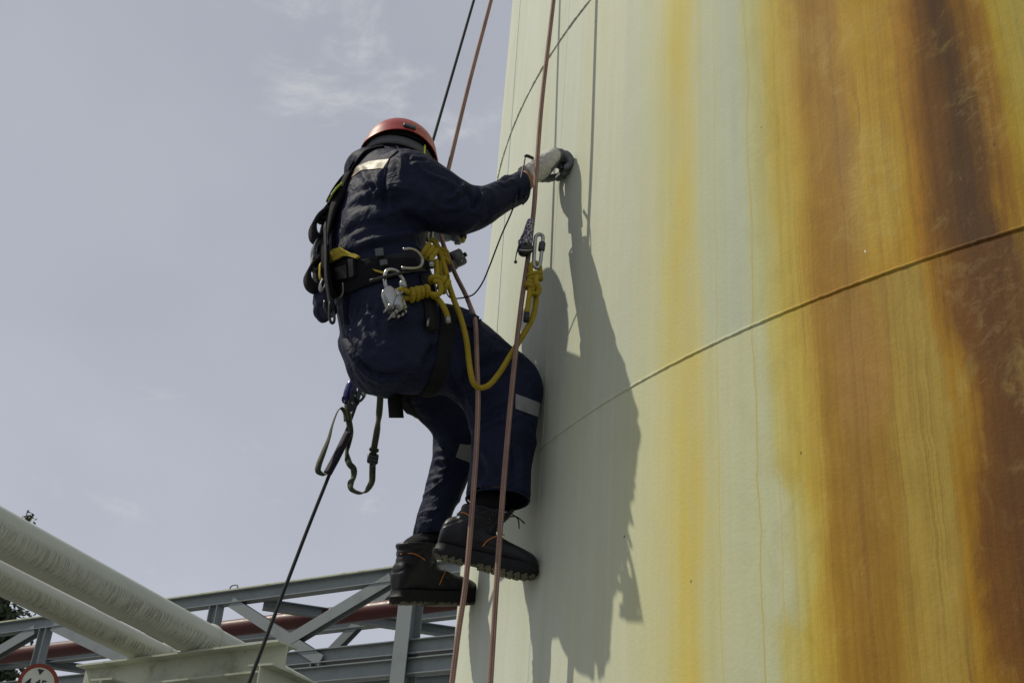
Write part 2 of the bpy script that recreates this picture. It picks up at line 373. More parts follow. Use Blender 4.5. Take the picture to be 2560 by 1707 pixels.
    col = d.mix(d.m('MULTIPLY', d.mr(blot, .40, .68, smooth=True), d.mr(u, 1.95, 2.15, .10, .42)), col, d.mix(1.0, col, (.74, .70, .62), 'MULTIPLY'))
    col = d.mix(d.m('MULTIPLY', d.mr(blot, .45, .25, smooth=True), d.mr(u, 2.05, 2.2, 0, .30)), col, (.47, .38, .14))
    # single long drips
    wz = d.noise(d.xyz(d.m('MULTIPLY', u, 2.0), d.m('MULTIPLY', z, 4.0)), 1.0, 3, .6)
    uw = d.m('ADD', u, d.m('MULTIPLY', d.m('SUBTRACT', wz, .5), .035))
    for a, wd, k in ((2.032, .0017, .75), (1.925, .0013, .5), (2.085, .0013, .5), (1.735, .0011, .3), (2.118, .0014, .5)):
        dd = d.m('ABSOLUTE', d.m('SUBTRACT', uw, a))
        col = d.mix(d.m('MULTIPLY', d.mr(dd, wd*.4, wd*1.6, 1, 0, smooth=True), k), col, (.50, .38, .08))
    # faint vertical rain streaks on the clean paint
    rs = d.noise(d.xyz(d.m('MULTIPLY', u, 38.0), d.m('MULTIPLY', z, .45), 11.0), 1.0, 4, .6)
    col = d.mix(d.mr(rs, .35, .7, 0, .28), col, d.mix(1.0, col, (.80, .80, .72), 'MULTIPLY'))
    rs2 = d.noise(d.xyz(d.m('MULTIPLY', u, 16.0), d.m('MULTIPLY', z, .25), 15.0), 1.0, 4, .6)
    col = d.mix(d.mr(rs2, .52, .72, 0, .35), col, d.mix(1.0, col, (1.0, .95, .76), 'MULTIPLY'))
    pp = d.noise(d.xyz(d.m('MULTIPLY', u, 3.0), d.m('MULTIPLY', z, 2.6), 19.0), 1.0, 3, .5)
    col = d.mix(d.mr(pp, .5, .66, 0, .3), col, d.mix(1.0, col, (.92, .95, .96), 'MULTIPLY'))
    # small pits with specks of bare rust or white
    P = d.xyz(d.m('MULTIPLY', u, 1.0), d.m('MULTIPLY', z, .55))
    v = d.n('ShaderNodeTexVoronoi'); d.put(v.inputs['Vector'], P); v.inputs['Scale'].default_value = 13.0
    rnd = d.sep(v.outputs['Color'])
    pit = d.m('MULTIPLY', d.mr(v.outputs['Distance'], .016, .034, 1, 0), d.m('GREATER_THAN', rnd[0], .82))
    col = d.mix(d.m('MULTIPLY', pit, .9), col, (.06, .045, .02))
    v2 = d.n('ShaderNodeTexVoronoi'); d.put(v2.inputs['Vector'], P); v2.inputs['Scale'].default_value = 9.0
    r2 = d.sep(v2.outputs['Color'])
    wsp = d.m('MULTIPLY', d.mr(v2.outputs['Distance'], .009, .02, 1, 0), d.m('GREATER_THAN', r2[0], .86))
    col = d.mix(wsp, col, (.8, .82, .8))
    # relief: rolled-on paint
    Q = d.xyz(u, z)
    h = d.noise(Q, 95.0, 3, .66)
    nb = d.bump(h, .22, .003)
    return d.fin(col, d.mr(big, .3, .7, .62, .78), nb)
M_TANK = mat_tank()

def mat_paint(name, base, dirt, dirt_amt, rough=.55, scale=6.0, streak=False, mould=0.0):
    d = Nd(name, rough, 0, .4); p = d.obj()
    n = d.noise(p, scale, 5, .65); n2 = d.noise(p, scale*7, 3, .6)
    col = d.mix(d.m('MULTIPLY', d.mr(n, .48, .72, smooth=True), dirt_amt), base, dirt)
    col = d.mix(d.mr(n2, .3, .8, 0, .25), col, d.mix(1.0, col, (.78, .78, .74), 'MULTIPLY'))
    v = d.n('ShaderNodeTexVoronoi'); d.put(v.inputs['Vector'], p); v.inputs['Scale'].default_value = scale*3.0
    sp = d.m('MULTIPLY', d.mr(v.outputs['Distance'], .04, .09, 1, 0), d.m('GREATER_THAN', d.sep(v.outputs['Color'])[0], .8))
    col = d.mix(d.m('MULTIPLY', sp, .7), col, (.05, .05, .04))
    return d.fin(col, d.mr(n2, .3, .7, rough-.1, rough+.12), d.bump(n2, .25, .003))
M_GREY = mat_paint('grey_painted_steel', (.205, .232, .24), (.15, .165, .16), .6, .5, 3.0)
M_PALE = mat_paint('pale_green_painted_steel', (.43, .455, .37), (.22, .22, .15), .75, .55, 4.0)
M_LITMOSS = mat_paint('painted_sunlit_mossy_edge', (.52, .54, .40), (.32, .33, .08), .9, .8, 9.0)  # pale base paints sunlight on the flange rim, the green is moss
M_RED = mat_paint('red_oxide_painted_pipe', (.10, .026, .024), (.09, .036, .028), .6, .42, 4.0)
M_RUST = mat_paint('dark_joint_grime', (.06, .055, .04), (.10, .08, .05), .6, .8, 20.0)

def mat_pipe():
    d = Nd('pale_pipe_paint_with_algae', .6, 0, .35); sx = d.sep(d.uv()); u, v = sx[0], sx[1]
    nz = d.sep(d.n('ShaderNodeNewGeometry').outputs['Normal'])[2]
    wob = d.noise(d.xyz(d.m('MULTIPLY', u, 3.0), d.m('MULTIPLY', v, 9.0)), 1.0, 3, .6)
    run = d.noise(d.xyz(d.m('ADD', d.m('MULTIPLY', u, 70.0), d.m('MULTIPLY', wob, 5.0)), d.m('MULTIPLY', v, 6.0), 2.0), 1.0, 4, .72)
    side = d.m('MULTIPLY', d.mr(nz, -.99, -.85, 0, 1, smooth=True), d.mr(nz, -.15, .2, 1, 0, smooth=True))
    side = d.m('MULTIPLY', side, d.mr(d.noise(d.xyz(d.m('MULTIPLY', u, 1.1), d.m('MULTIPLY', v, 5.0), 5.0), 1.0, 3, .6), .2, .5))
    col = d.mix(d.mr(d.noise(d.xyz(d.m('MULTIPLY', u, 2.0), d.m('MULTIPLY', v, 5.0), 8.0), 1.0, 4, .6), .4, .7, 0, .35), (.44, .455, .39), (.34, .35, .29))
    col = d.mix(d.m('MULTIPLY', d.mr(run, .45, .60, smooth=True), d.m('MULTIPLY', side, .62)), col, (.075, .075, .05))
    blk = d.noise(d.xyz(d.m('MULTIPLY', u, 30.0), d.m('MULTIPLY', v, 22.0), 4.0), 1.0, 4, .7)
    col = d.mix(d.m('MULTIPLY', d.mr(blk, .64, .70), d.mr(side, 0, 1, .25, .9)), col, (.03, .03, .025))
    return d.fin(col, .6, d.bump(run, .2, .003))
M_PIPE = mat_pipe()

def flat(name, col, rough=.6, metal=0.0, spec=.5, bump=0.0, bs=80.0, var=.2):
    d = Nd(name, rough, metal, spec); p = d.obj(); n = d.noise(p, bs, 4, .6); n3 = d.noise(p, bs*.13, 3, .6)
    c = d.mix(d.mr(n, .3, .7, 0, var), col, tuple(.55*k for k in col)); c = d.mix(d.mr(n3, .4, .7, 0, var), c, tuple(min(1, 1.5*k) for k in col))
    return d.fin(c, d.mr(n, .3, .7, max(rough-.08, .03), min(rough+.1, 1)), d.bump(n, bump, .002) if bump else None)

# ================================================================== ground
g = MB(); R_ = 900
g.add([(-R_, -R_, GROUND), (R_, -R_, GROUND), (R_, R_, GROUND), (-R_, R_, GROUND)], [(0, 1, 2, 3)])
def mat_ground():
    d = Nd('concrete_yard', .85); p = d.geo(); n = d.noise(p, .6, 6, .6); n2 = d.noise(p, 18.0, 4, .7)
    c = d.mix(n, (.13, .13, .125), (.20, .20, .19)); c = d.mix(d.mr(n2, .3, .7, 0, .5), c, (.07, .068, .06))
    return d.fin(c, .85, d.bump(n2, .4, .01))
tag(g.build('ground', mat_ground(), smooth=False), kind='structure')

# ================================================================== storage tank
tank = empty('storage_tank', (TC[0], TC[1], GROUND))
tag(tank, 'huge pale green cylindrical steel tank streaked with yellow and brown rust', 'tank')
def ap(arc, z, r=TR):
    th = math.pi+arc/TR; return (TC[0]+r*math.cos(th), TC[1]+r*math.sin(th), z)
CIRC = 2*math.pi*TR
SEAM = 1.175
courses = [(-1.6, -.11, .2+1.9), (-.11, 1.4, SEAM), (1.4, 2.91, SEAM), (2.91, 4.42, SEAM), (4.42, 5.93, 3.3), (5.93, 7.44, SEAM), (7.44, 8.95, 3.3)]
BASE_ARC = -4.0                         # the unwrapped coordinate starts at the back of the tank
for ci, (z0, z1, s0) in enumerate(courses):
    for k in range(3):
        a0 = s0+k*CIRC/3+.0006; a1 = s0+(k+1)*CIRC/3-.0006; n = 130; t = .010
        while a0 > 8: a0 -= CIRC; a1 -= CIRC
        b = MB(); V = []; F = []; UV = []
        if ci in (1, 2): zz = np.linspace(z0+.0006, z1-.0006, 3)
        else: zz = (z0+.0006, z1-.0006)
        nz = len(zz)
        for i in range(n+1):
            a = a0+(a1-a0)*i/n
            for z in zz: V.append(ap(a, z))
            V.append(ap(a, zz[-1], TR-t)); V.append(ap(a, zz[0], TR-t))
        m = nz+2; aa = lambda i: a0+(a1-a0)*i/n
        un = lambda a: a if a < 10 else a-CIRC
        for i in range(n):
            for j in range(m):
                j2 = (j+1) % m; F.append((i*m+j, (i+1)*m+j, (i+1)*m+j2, i*m+j2))
                zj = [*zz, zz[-1], zz[0]]; UV.append([(aa(i), zj[j]), (aa(i+1), zj[j]), (aa(i+1), zj[j2]), (aa(i), zj[j2])])
        F += [tuple(range(m)), tuple(n*m+j for j in range(m))[::-1]]; UV += [[(a0, z0)]*m, [(a1, z0)]*m]
        b.add(V, F, UV); o = b.build('shell_plate', M_TANK, tank)
        o.data.set_sharp_from_angle(angle=math.radians(40))
def bead(path_fn, s0, s1, n, r_out, r_side, side_fn, name, wob):
    """lumpy weld bead lying on the shell"""
    b = MB(); V = []; F = []; UV = []; k = 9
    ph = rng.uniform(0, 6.28, 8); fr = np.array([23, 77, 163, 290, 311, 440, 620, 920.])
    for i in range(n+1):
        s = s0+(s1-s0)*i/n; w1 = 1+wob*float(np.sum(np.sin(fr[:4]*s+ph[:4])))/2.2; w2 = wob*float(np.sum(np.sin(fr[4:]*.23*s+ph[4:])))/2
        for j in range(k):
            a = math.pi*j/(k-1); ro = r_out*w1*math.sin(a)-.0015; sd = r_side*(math.cos(a)*(1+.3*w2)+w2)
            p, uvp = path_fn(s, ro, sd); V.append(p)
            UV.append(uvp)
    FU = []
    for i in range(n):
        for j in range(k-1):
            q = (i*k+j, (i+1)*k+j, (i+1)*k+j+1, i*k+j+1); F.append(q); FU.append([UV[x] for x in q])
    b.add(V, F, FU); return b.build(name, M_TANK, tank)
ring = lambda zc: (lambda s, ro, sd: (ap(s, zc+sd, TR+ro), (s, zc+sd)))
vert = lambda ac: (lambda s, ro, sd: (ap(ac+sd, s, TR+ro), (ac+sd, s)))
bead(ring(1.4), -1.0, 4.5, 2600, .0046, .0052, None, 'weld_bead', .08)
bead(ring(2.91), -1.0, 4.5, 1400, .0060, .0038, None, 'weld_bead', .15)
for zc in (-.11, 4.42, 5.93, 7.44): bead(ring(zc), -1.0, 4.5, 500, .0060, .0050, None, 'weld_bead', .15)
for z0, z1 in ((-.11, 1.393), (1.408, 2.905), (2.915, 4.42)): bead(vert(SEAM), z0, z1, 300, .0024, .0030, None, 'weld_bead', .05)
b = MB(); n = 120; V = [ap(i/n*CIRC, 8.95, TR+.06) for i in range(n)]+[ap(i/n*CIRC, 9.02, TR+.06) for i in range(n)]+[ap(i/n*CIRC, 9.02, TR-.2) for i in range(n)]+[(TC[0], TC[1], 9.55)]
F = [(i, (i+1) % n, n+(i+1) % n, n+i) for i in range(n)]+[(n+i, n+(i+1) % n, 2*n+(i+1) % n, 2*n+i) for i in range(n)]+[(2*n+i, 2*n+(i+1) % n, 3*n) for i in range(n)]
F += [tuple(i for i in range(n))[::-1]]
b.add(V, F); b.build('roof', M_PALE, tank, smooth=False)

# ================================================================== pipe bridge far behind (grey lattice girders)
c7 = lambda x, y: (x/3.357, 1240+y/3.357)
c8 = lambda x, y: (560+x/3.36, 1360+y/3.36)
az = math.radians(123.4); TD = np.array([math.sin(az), math.cos(az), 0]); TN = np.array([-TD[1], TD[0], 0])
if TN[1] < 0: TN = -TN
TO = ray(800, 1450); TO = TO*(18.0/np.hypot(TO[0], TO[1]))
def T(p, off=0.0):
    d = ray(*p); return d*(((TO@TN)+off)/(d@TN))
bridge = empty('pipe_bridge', (float(TO[0]), float(TO[1]), GROUND))
tag(bridge, 'grey painted steel lattice pipe bridge spanning behind the climber', 'pipe bridge')
def member(name, p0, p1, h, w, up=(0, 0, 1), tf=.014, tw=.010, mat=None, parent=None, ext=(0, 0)):
    t = nrm(np.asarray(p1)-np.asarray(p0)); b = MB(); ibeam(b, np.asarray(p0)-t*ext[0], np.asarray(p1)+t*ext[1], h, w, tf, tw, up)
    return b.build(name, mat or M_GREY, parent or bridge, smooth=False)
Pt = T(c8(725, 355)); zt = Pt[2]
along = lambda p, z: np.array([*(TO[:2]+TD[:2]*((p-TO)@TD)), z])
def on_truss(p, z, off=0.0): q = T(p, off); return np.array([q[0], q[1], z])
tL, tR = T(c7(0, 1117)), T(c8(1970, 195)); zc = (tL[2]+tR[2])/2
member('top_chord', [*tL[:2], zc], [*tR[:2], zc], .20, .16, ext=(9, 9))
off2 = 1.7
member('top_chord', np.array([*tL[:2], zc])+TN*off2, np.array([*tR[:2], zc])+TN*off2, .20, .16, ext=(9, 9))
bl, br = T(c8(980, 930)), T(c8(1900, 835)); zb = (bl[2]+br[2])/2
member('bottom_chord', [*tL[:2], zb], [*tR[:2], zb], .20, .16, ext=(9, 9))
member('bottom_chord', np.array([*tL[:2], zb])+TN*off2, np.array([*tR[:2], zb])+TN*off2, .20, .16, ext=(9, 9))
l2 = T(c8(1030, 1080)); member('support_beam', [*T(c8(560, 1120))[:2], l2[2]], [*tR[:2], l2[2]], .22, .16, ext=(.4, 9))
def post(p, z0, z1, w, off=0.0, name='post'):
    q = T(p, off); member(name, [q[0], q[1], z0], [q[0], q[1], z1], w, w*.9, up=TD)
post(c7(385, 1130), zb+.1, zc-.1, .17); post(c7(1815, 950), zb+.1, zc-.1, .17); post(c8(790, 1000), l2[2]+.11, zb-.1, .17)
post(c7(1715, 960), zb+.1, zc-.1, .15, off2)
for dx in (-2.3, -4.6): member('post', np.array([*T(c7(385, 1130))[:2], zb+.1])+TD*-abs(dx)*(1 if TD[0] > 0 else -1), np.array([*T(c7(385, 1130))[:2], zc-.1])+TD*-abs(dx)*(1 if TD[0] > 0 else -1), .17, .15, up=TD)
cq = T(c8(1560, 600)); member('column', [cq[0], cq[1], GROUND], [cq[0], cq[1], zc-.1], .26, .24, up=TN)
cq2 = cq+TN*off2; member('column', [cq2[0], cq2[1], GROUND], [cq2[0], cq2[1], zc-.1], .26, .24, up=TN)
def diag(a, b, w=.15, off=0.0):
    p, q = T(a, off), T(b, off); member('diagonal', p, q, w*.8, w, up=TN, tf=.012, ext=(.12, .12))
diag(c8(1365, 330), c8(535, 830), .17)
diag(c8(120, 520), c8(790, 955), .16)
diag(c7(270, 1150), c7(-160, 1400), .17)
diag(c7(500, 1110), c7(1130, 1410), .17)
diag(c8(1395, 400), c8(850, 965), .15, off2)
za = zc-.12
def brace(p, q, z): 
    a, b_ = on_z(*p, z), on_z(*q, z); member('plan_brace', a, b_, .15, .15)
brace(c8(330, 505), c8(1960, 745), za); brace(c7(-150, 1330), c7(760, 1455), za)
# pale strip paints the sunlit rim of the top flange together with its moss
b = MB(); b.box(np.array([*((tL+tR)[:2]/2), zc+.107])-TN*.074, TD*14, TN*.010, UP*.011); b.build('painted_lit_mossy_rim', M_LITMOSS, bridge, smooth=False)
# stub of a cable clip on the chord
q = T(c7(1960, 775)); b = MB(); b.tube([q+TD*.09+UP*-.02, q+TD*.06+UP*.05, q-TD*.05+UP*.05, q-TD*.09-UP*.02], .012, 8, sub=4); b.build('cable_clip', M_GREY, bridge)

ra, rb = T((89, 1630), .9), T((977, 1521), .9); zr = (ra[2]+rb[2])/2; t_ = nrm((rb-ra)*[1, 1, 0])
b = MB(); b.tube([np.array([*ra[:2], ra[2]])-nrm(rb-ra)*10, ra, rb, rb+nrm(rb-ra)*10], .135, 28)
o = b.build('pipe', M_RED); tag(o, 'dark red painted pipe running inside the grey lattice bridge', 'pipe')

# ================================================================== near pipe rack and its two pale pipes
ZB = 2.85
rack = empty('pipe_rack', (*on_z(480, 1620, ZB)[:2], GROUND)); tag(rack, 'pale green steel pipe rack of stained I-beams carrying two pipes', 'pipe rack')
pl, pr = on_z(*c7(640, 1412), ZB), on_z(700, 1597, ZB); bd = nrm((pr-pl)*[1, 1, 0]); bn = np.array([-bd[1], bd[0], 0]); bn = bn if bn[1] > 0 else -bn
pr = pl+bd*((pr-pl)@bd)
BH, BW = .27, .26
cp0 = pl+bn*BW/2-UP*BH/2; cp1 = pr+bn*BW/2-UP*BH/2
b = MB(); ibeam(b, cp0, cp1-bd*.02, BH, BW, .018, .012); o = b.build('cross_beam', M_PALE, rack, smooth=False)
# lower longitudinal beams (run under the cross beam, away from the camera) and columns
c5 = lambda x, y: (560+x/6.918, 1540+y/6.918)
zl = cp0[2]-BH/2-.004
q0 = on_z(*c5(845, 800), zl); q1 = on_z(*c5(1640, 1155), zl); ld = nrm((q1-q0)*[1, 1, 0])
sdv = np.array([ld[1], -ld[0], 0]); sdv = sdv if sdv@bd > 0 else -sdv
b = MB(); ibeam(b, q0-sdv*.13-UP*.16-ld*.0, q0-sdv*.13-UP*.16+ld*5, .32, .26, .018, .012); b.build('long_beam', M_PALE, rack, smooth=False)
q2 = on_z(*c7(760, 1565), zl)+bd*.25
b = MB(); ibeam(b, q2-UP*.16-ld*.1, q2-UP*.16+ld*5, .32, .26, .018, .012); b.build('long_beam', M_PALE, rack, smooth=False)
for qq in (q0-sdv*.13+ld*.16, q2+ld*.16):
    b = MB(); ibeam(b, [qq[0], qq[1], GROUND], [qq[0], qq[1], zl-.322], .26, .26, .018, .012, up=bd); b.build('column', M_PALE, rack, smooth=False)
    b = MB(); b.box([qq[0], qq[1], zl-.16], bd*.006, ld*.14, UP*.14); b.build('stiffener', M_PALE, rack, smooth=False)
sq = pl+bn*BW/2-UP*BH/2
def rack_pipe(c_left, c_right, edge_left, r, label):
    z = ZB+r; a, e = on_z(*c_left, z), on_z(*c_right, z); d_ = nrm(e-a)
    L = np.linalg.norm(e-a); b = MB(); b.tube([a-d_*6, a, a+d_*L*.5, e, e+d_*9], r, 48, sub=2); o = b.build('pipe', M_PIPE); tag(o, label, 'pipe', 'pipes on the near rack'); return a, e, d_, z, o
A = rack_pipe(c7(0, 307), c7(1625, 1172), None, .172, 'thicker upper pale pipe streaked black with algae on the rack')
B_ = rack_pipe(c7(0, 687), c7(1290, 1322), None, .128, 'thinner lower pale pipe streaked with algae resting on the rack beam')
def collar(P, px, r, w=.018):
    d_ = P[2]; q = on_z(*px, P[3]); s = (q-P[0])@d_; c = P[0]+d_*s; b = MB()
    b.tube([c-d_*w, c-d_*w*.6, c+d_*w*.6, c+d_*w], [r+.001, r+.015, r+.015, r+.001], 40, caps=False); b.build('weld_collar', M_PIPE, P[4])
collar(A, c7(1790, 1230), .172); collar(B_, c7(1370, 1350), .128, .012)

# ================================================================== height limit sign
M_SIGNW = flat('sign_white', (.62, .64, .60), .45, bump=.05, bs=40); M_SIGNR = flat('sign_red', (.24, .035, .022), .5, bump=.05, bs=40); M_SIGNK = flat('sign_black', (.02, .02, .028), .5)
sc_ = ray(95, 1707); sc_ = sc_*(12.0/np.hypot(sc_[0], sc_[1])); mpx = lambda k: k*(sc_@CF)/FPX
sr = mpx(48.5); sn = -nrm(np.array([sc_[0], sc_[1], 0])+np.array([-.5, 0, 0])*2); sxv = np.cross(UP, sn); sxv = sxv if sxv[0] > 0 else -sxv
sign = empty('height_sign', (float(sc_[0]), float(sc_[1]), GROUND)); tag(sign, 'round red-rimmed height limit sign reading 4.45M below the pipes', 'sign')
def disc(c, r0, r1, n=48):
    b = MB(); V = []
    for k in range(n):
        a = 2*math.pi*k/n; e = math.cos(a)*sxv+math.sin(a)*UP
        V += [c+e*r0+sn*.004, c+e*r1+sn*.004, c+e*r1-sn*.004, c+e*r0-sn*.004]
    F = [(k*4+j, ((k+1) % n)*4+j, ((k+1) % n)*4+(j+1) % 4, k*4+(j+1) % 4) for k in range(n) for j in range(4)]
    b.add(V, F); return b
disc(sc_, 0.001, sr*.80).build('face', M_SIGNW, sign, False); disc(sc_+sn*.002, sr*.80, sr).build('rim', M_SIGNR, sign, False)
def text(s, c, size, mat, parent):
    cu = bpy.data.curves.new('txt', 'FONT'); cu.body = s; cu.size = size; cu.align_x = 'CENTER'; cu.align_y = 'CENTER'; cu.extrude = .001; cu.offset = size*.018
    o = bpy.data.objects.new('txt', cu); COL.objects.link(o); dg = bpy.context.evaluated_depsgraph_get(); dg.update()
    me = bpy.data.meshes.new_from_object(o.evaluated_get(dg)); bpy.data.objects.remove(o)
    X = Vector(sxv); Y = Vector(UP); Z = Vector(sn)
    me.transform(Matrix(((X.x, Y.x, Z.x, c[0]), (X.y, Y.y, Z.y, c[1]), (X.z, Y.z, Z.z, c[2]), (0, 0, 0, 1)))); return link('lettering', me, mat, parent, False)
text('4.45', sc_+sn*.007-sxv*sr*.10-UP*sr*.06, sr*.62, M_SIGNK, sign); text('M', sc_+sn*.007+sxv*sr*.58-UP*sr*.18, sr*.34, M_SIGNK, sign)
b = MB(); tp = sc_+sn*.007+UP*sr*.58-sxv*sr*.02
b.add([tp-sxv*sr*.17+UP*sr*.13, tp+sxv*sr*.17+UP*sr*.13, tp-UP*sr*.17], [(0, 2, 1)]); b.build('arrow', M_SIGNK, sign, False)
b = MB(); b.tube([[sc_[0], sc_[1], GROUND]-sn*.035, [sc_[0], sc_[1], sc_[2]+sr*.55]-sn*.035], .03, 14); b.build('pole', M_GREY, sign)

# ================================================================== trees far left
M_LEAF = Nd('dark_foliage', .6); _p = M_LEAF.geo(); _n = M_LEAF.noise(_p, 1.7, 3); M_LEAF = M_LEAF.fin(M_LEAF.mix(M_LEAF.mr(_n, .3, .7), (.028, .045, .018), (.06, .085, .028)), .55)
M_BARK = flat('bark', (.09, .07, .05), .9, bump=.6, bs=9)
def tree(base, crown_c, crown_r, nleaf, label, seed, leaf=.11):
    r_ = np.random.default_rng(seed); t = empty('tree', tuple(map(float, base))); tag(t, label, 'tree')
    b = MB(); c = np.array(crown_c); b0 = np.array(base)
    b.tube([b0, b0*.6+c*.4+[.15, .1, 0], c], [.20, .14, .05], 10, sub=4)
    for k in range(14):
        v = nrm(r_.normal(size=3)+[0, 0, .4]); s0 = b0+(c-b0)*r_.uniform(.6, 1); b.tube([s0, s0+v*crown_r*.5+[0, 0, .1], s0*.2+c*.8+v*crown_r*np.array([.85, .85, .9])], [.05, .03, .008], 6, sub=3)
    b.build('trunk', M_BARK, t)
    cl = [c+nrm(r_.normal(size=3))*crown_r*r_.uniform(.15, .85)**.7*np.array([1, 1, .85]) for _ in range(60)]
    V = []; F = []
    for i in range(nleaf):
        p = cl[i % len(cl)]+r_.normal(size=3)*crown_r*.14; a = nrm(r_.normal(size=3)); e = nrm(np.cross(a, r_.normal(size=3))); s = leaf*r_.uniform(.6, 1.3)
        k = len(V); n_ = np.cross(a, e)*s*.25
        V += [p-a*s, p+e*s*.42+n_, p+a*s, p-e*s*.42+n_]; F.append((k, k+1, k+2, k+3))
    b = MB(); b.add(V, F); b.build('crown', M_LEAF, t, False)
def at(x, y, d): q = ray(x, y); return q*(d/np.hypot(q[0], q[1]))
tc_ = at(-150, 1590, 27.0); tree((tc_[0]+.2, tc_[1], GROUND), tc_, 1.78, 9000, 'dark leafy tree showing at the left edge behind the grey bridge', 3)
tw = at(72, 1302, 33.0); b0 = at(40, 1420, 33.0)
t2 = empty('tree', (float(b0[0]), float(b0[1]), GROUND)); tag(t2, 'thin treetop twig poking up above the thicker pale pipe', 'tree')
b = MB(); b.tube([[b0[0], b0[1], GROUND], [b0[0]+.1, b0[1], b0[2]*.5], b0, at(58, 1350, 33.0), at(69, 1312, 33.0), at(66, 1284, 33.0)], [.09, .07, .05, .03, .018, .008], 7, sub=3); b.build('trunk', M_BARK, t2)
V = []; F = []; r_ = np.random.default_rng(5)
for i in range(260):
    p = at(*((68, 1300) if i % 3 else (74, 1296)), 33.0)+r_.normal(size=3)*[.08, .08, .1] if i < 60 else b0-np.array([0, 0, .2])+r_.normal(size=3)*[.35, .35, .4]
    a = nrm(r_.normal(size=3)); e = nrm(np.cross(a, r_.normal(size=3))); s = .07; k = len(V); V += [p-a*s, p+e*s*.4, p+a*s, p-e*s*.4]; F.append((k, k+1, k+2, k+3))
b = MB(); b.add(V, F); b.build('crown', M_LEAF, t2, False)

# ================================================================== materials of the climber and his gear
def mat_cloth(name, base, rough=.66, fold=1.0):
    d = Nd(name, rough, 0, .14); p = d.obj()
    w1 = d.noise(p, 9.0, 3, .55, .8); w2 = d.noise(p, 26.0, 3, .6, .6); tw = d.noise(p, 900.0, 1, .5)
    c = d.mix(d.mr(d.noise(p, 5.0, 4, .6), .35, .7, 0, .5), base, tuple(2.0*k+.005 for k in base))
    rg = d.m('ABSOLUTE', d.m('SUBTRACT', d.noise(p, 11.0, 2, .5, 1.2), .5)); n = d.bump(d.m("SUBTRACT", d.m("ADD", d.m("MULTIPLY", w1, 1.0), d.m('MULTIPLY', w2, .35)), d.m('MULTIPLY', rg, 1.5)), .40*fold, .03); n = d.bump(tw, .12, .001, n)
    return d.fin(c, rough, n)
M_NAVY = mat_cloth('navy_cotton_twill', (.0080, .0105, .0290))
M_BLACKCLOTH = mat_cloth('black_padding', (.008, .008, .010), .85, .5)
def mat_web(name, c1, c2, rough=.7, f=260.0):
    d = Nd(name, rough, 0, .3); sx = d.sep(d.uv()); k = d.m('SINE', d.m('MULTIPLY', sx[0], f*6.28)); e = d.mr(d.m('ABSOLUTE', d.m('SUBTRACT', sx[1], .5)), .36, .42)
    c = d.mix(e, c1, c2); c = d.mix(d.mr(d.noise(d.obj(), 30.0, 4, .6), .3, .7, 0, .5), c, tuple(.5*q for q in c1))
    return d.fin(c, rough, d.bump(k, .25, .0008))
M_WEBK = mat_web('black_webbing', (.010, .010, .013), (.014, .014, .018))
M_WEBO = mat_web('olive_webbing', (.055, .062, .042), (.26, .27, .12))
M_WEBP = mat_web('purple_black_webbing', (.016, .012, .030), (.03, .025, .05))
def mat_rope(name, c1, c2, r, rough=.7, k=1.0):
    d = Nd(name, rough, 0, .3); sx = d.sep(d.uv()); u = d.m('MULTIPLY', sx[0], 1/(r*2.0)*k); v = d.m('MULTIPLY', sx[1], 4.0)
    a = d.m('SINE', d.m('MULTIPLY', d.m('ADD', u, v), 6.2832)); b2 = d.m('SINE', d.m('MULTIPLY', d.m('SUBTRACT', u, v), 6.2832)); h = d.m('MULTIPLY', a, b2)
    st = d.m('SINE', d.m('MULTIPLY', sx[1], 6.2832*2))
    c = d.mix(d.mr(h, -.3, .5), c1, c2); c = d.mix(d.mr(st, .75, .95, 0, .55), c, c1); c = d.mix(d.mr(d.noise(d.obj(), 16.0, 4, .6), .4, .7, 0, .4), c, tuple(.6*q for q in c1))
    return d.fin(c, rough, d.bump(h, .35, .0010))
M_ROPEB = mat_rope('brown_kernmantle_rope', (.17, .092, .072), (.47, .33, .26), .006, k=1.5)
M_ROPEK = mat_rope('black_kernmantle_rope', (.008, .011, .013), (.03, .036, .038), .0055)
M_ROPEY = mat_rope('yellow_climbing_rope', (.30, .215, .013), (.36, .275, .02), .0075, .75)
M_STEEL = flat('polished_steel', (.33, .33, .32), .28, 1.0, var=.35, bs=60, bump=.05); M_ALLOY = flat('grey_alloy', (.33, .34, .34), .36, .9, var=.3, bs=60)
M_DARKMETAL = flat('dark_anodised_metal', (.05, .055, .065), .35, .7, bs=60); M_PLASTIC = flat('black_plastic', (.013, .013, .015), .45, bs=50)
M_BLUE = flat('blue_anodised_metal', (.035, .035, .12), .25, .7, bs=50); M_YEL = flat('yellow_padding', (.42, .33, .022), .75, bump=.2, bs=120); M_LIME = flat('lime_marker', (.55, .65, .03), .6)
M_RUBBER = flat('black_rubber_sole', (.009, .009, .0105), .6, spec=.25, bump=.2, bs=60); M_MUD = flat('dusty_sole_tread', (.085, .08, .05), .85, bump=.4, bs=70, var=.6)
def mat_leather():
    d = Nd('black_leather', .42, 0, .32); p = d.obj(); n = d.noise(p, 160.0, 3, .6); s = d.noise(p, 14.0, 5, .65)
    c = d.mix(d.mr(s, .45, .75, 0, .8), (.005, .0055, .0085), (.014, .0145, .017)); return d.fin(c, d.mr(s, .3, .7, .34, .55), d.bump(d.m('ADD', n, d.m('MULTIPLY', s, .8)), .3, .002))
M_LEATHER = mat_leather(); M_PIPING = flat('orange_piping', (.55, .17, .02), .6); M_LACE = flat('black_lace', (.012, .012, .012), .8)
M_SKIN = flat('skin', (.30, .16, .10), .55, bump=.15, bs=90); M_HAIR = flat('dark_hair', (.012, .010, .008), .6, bump=.5, bs=120)
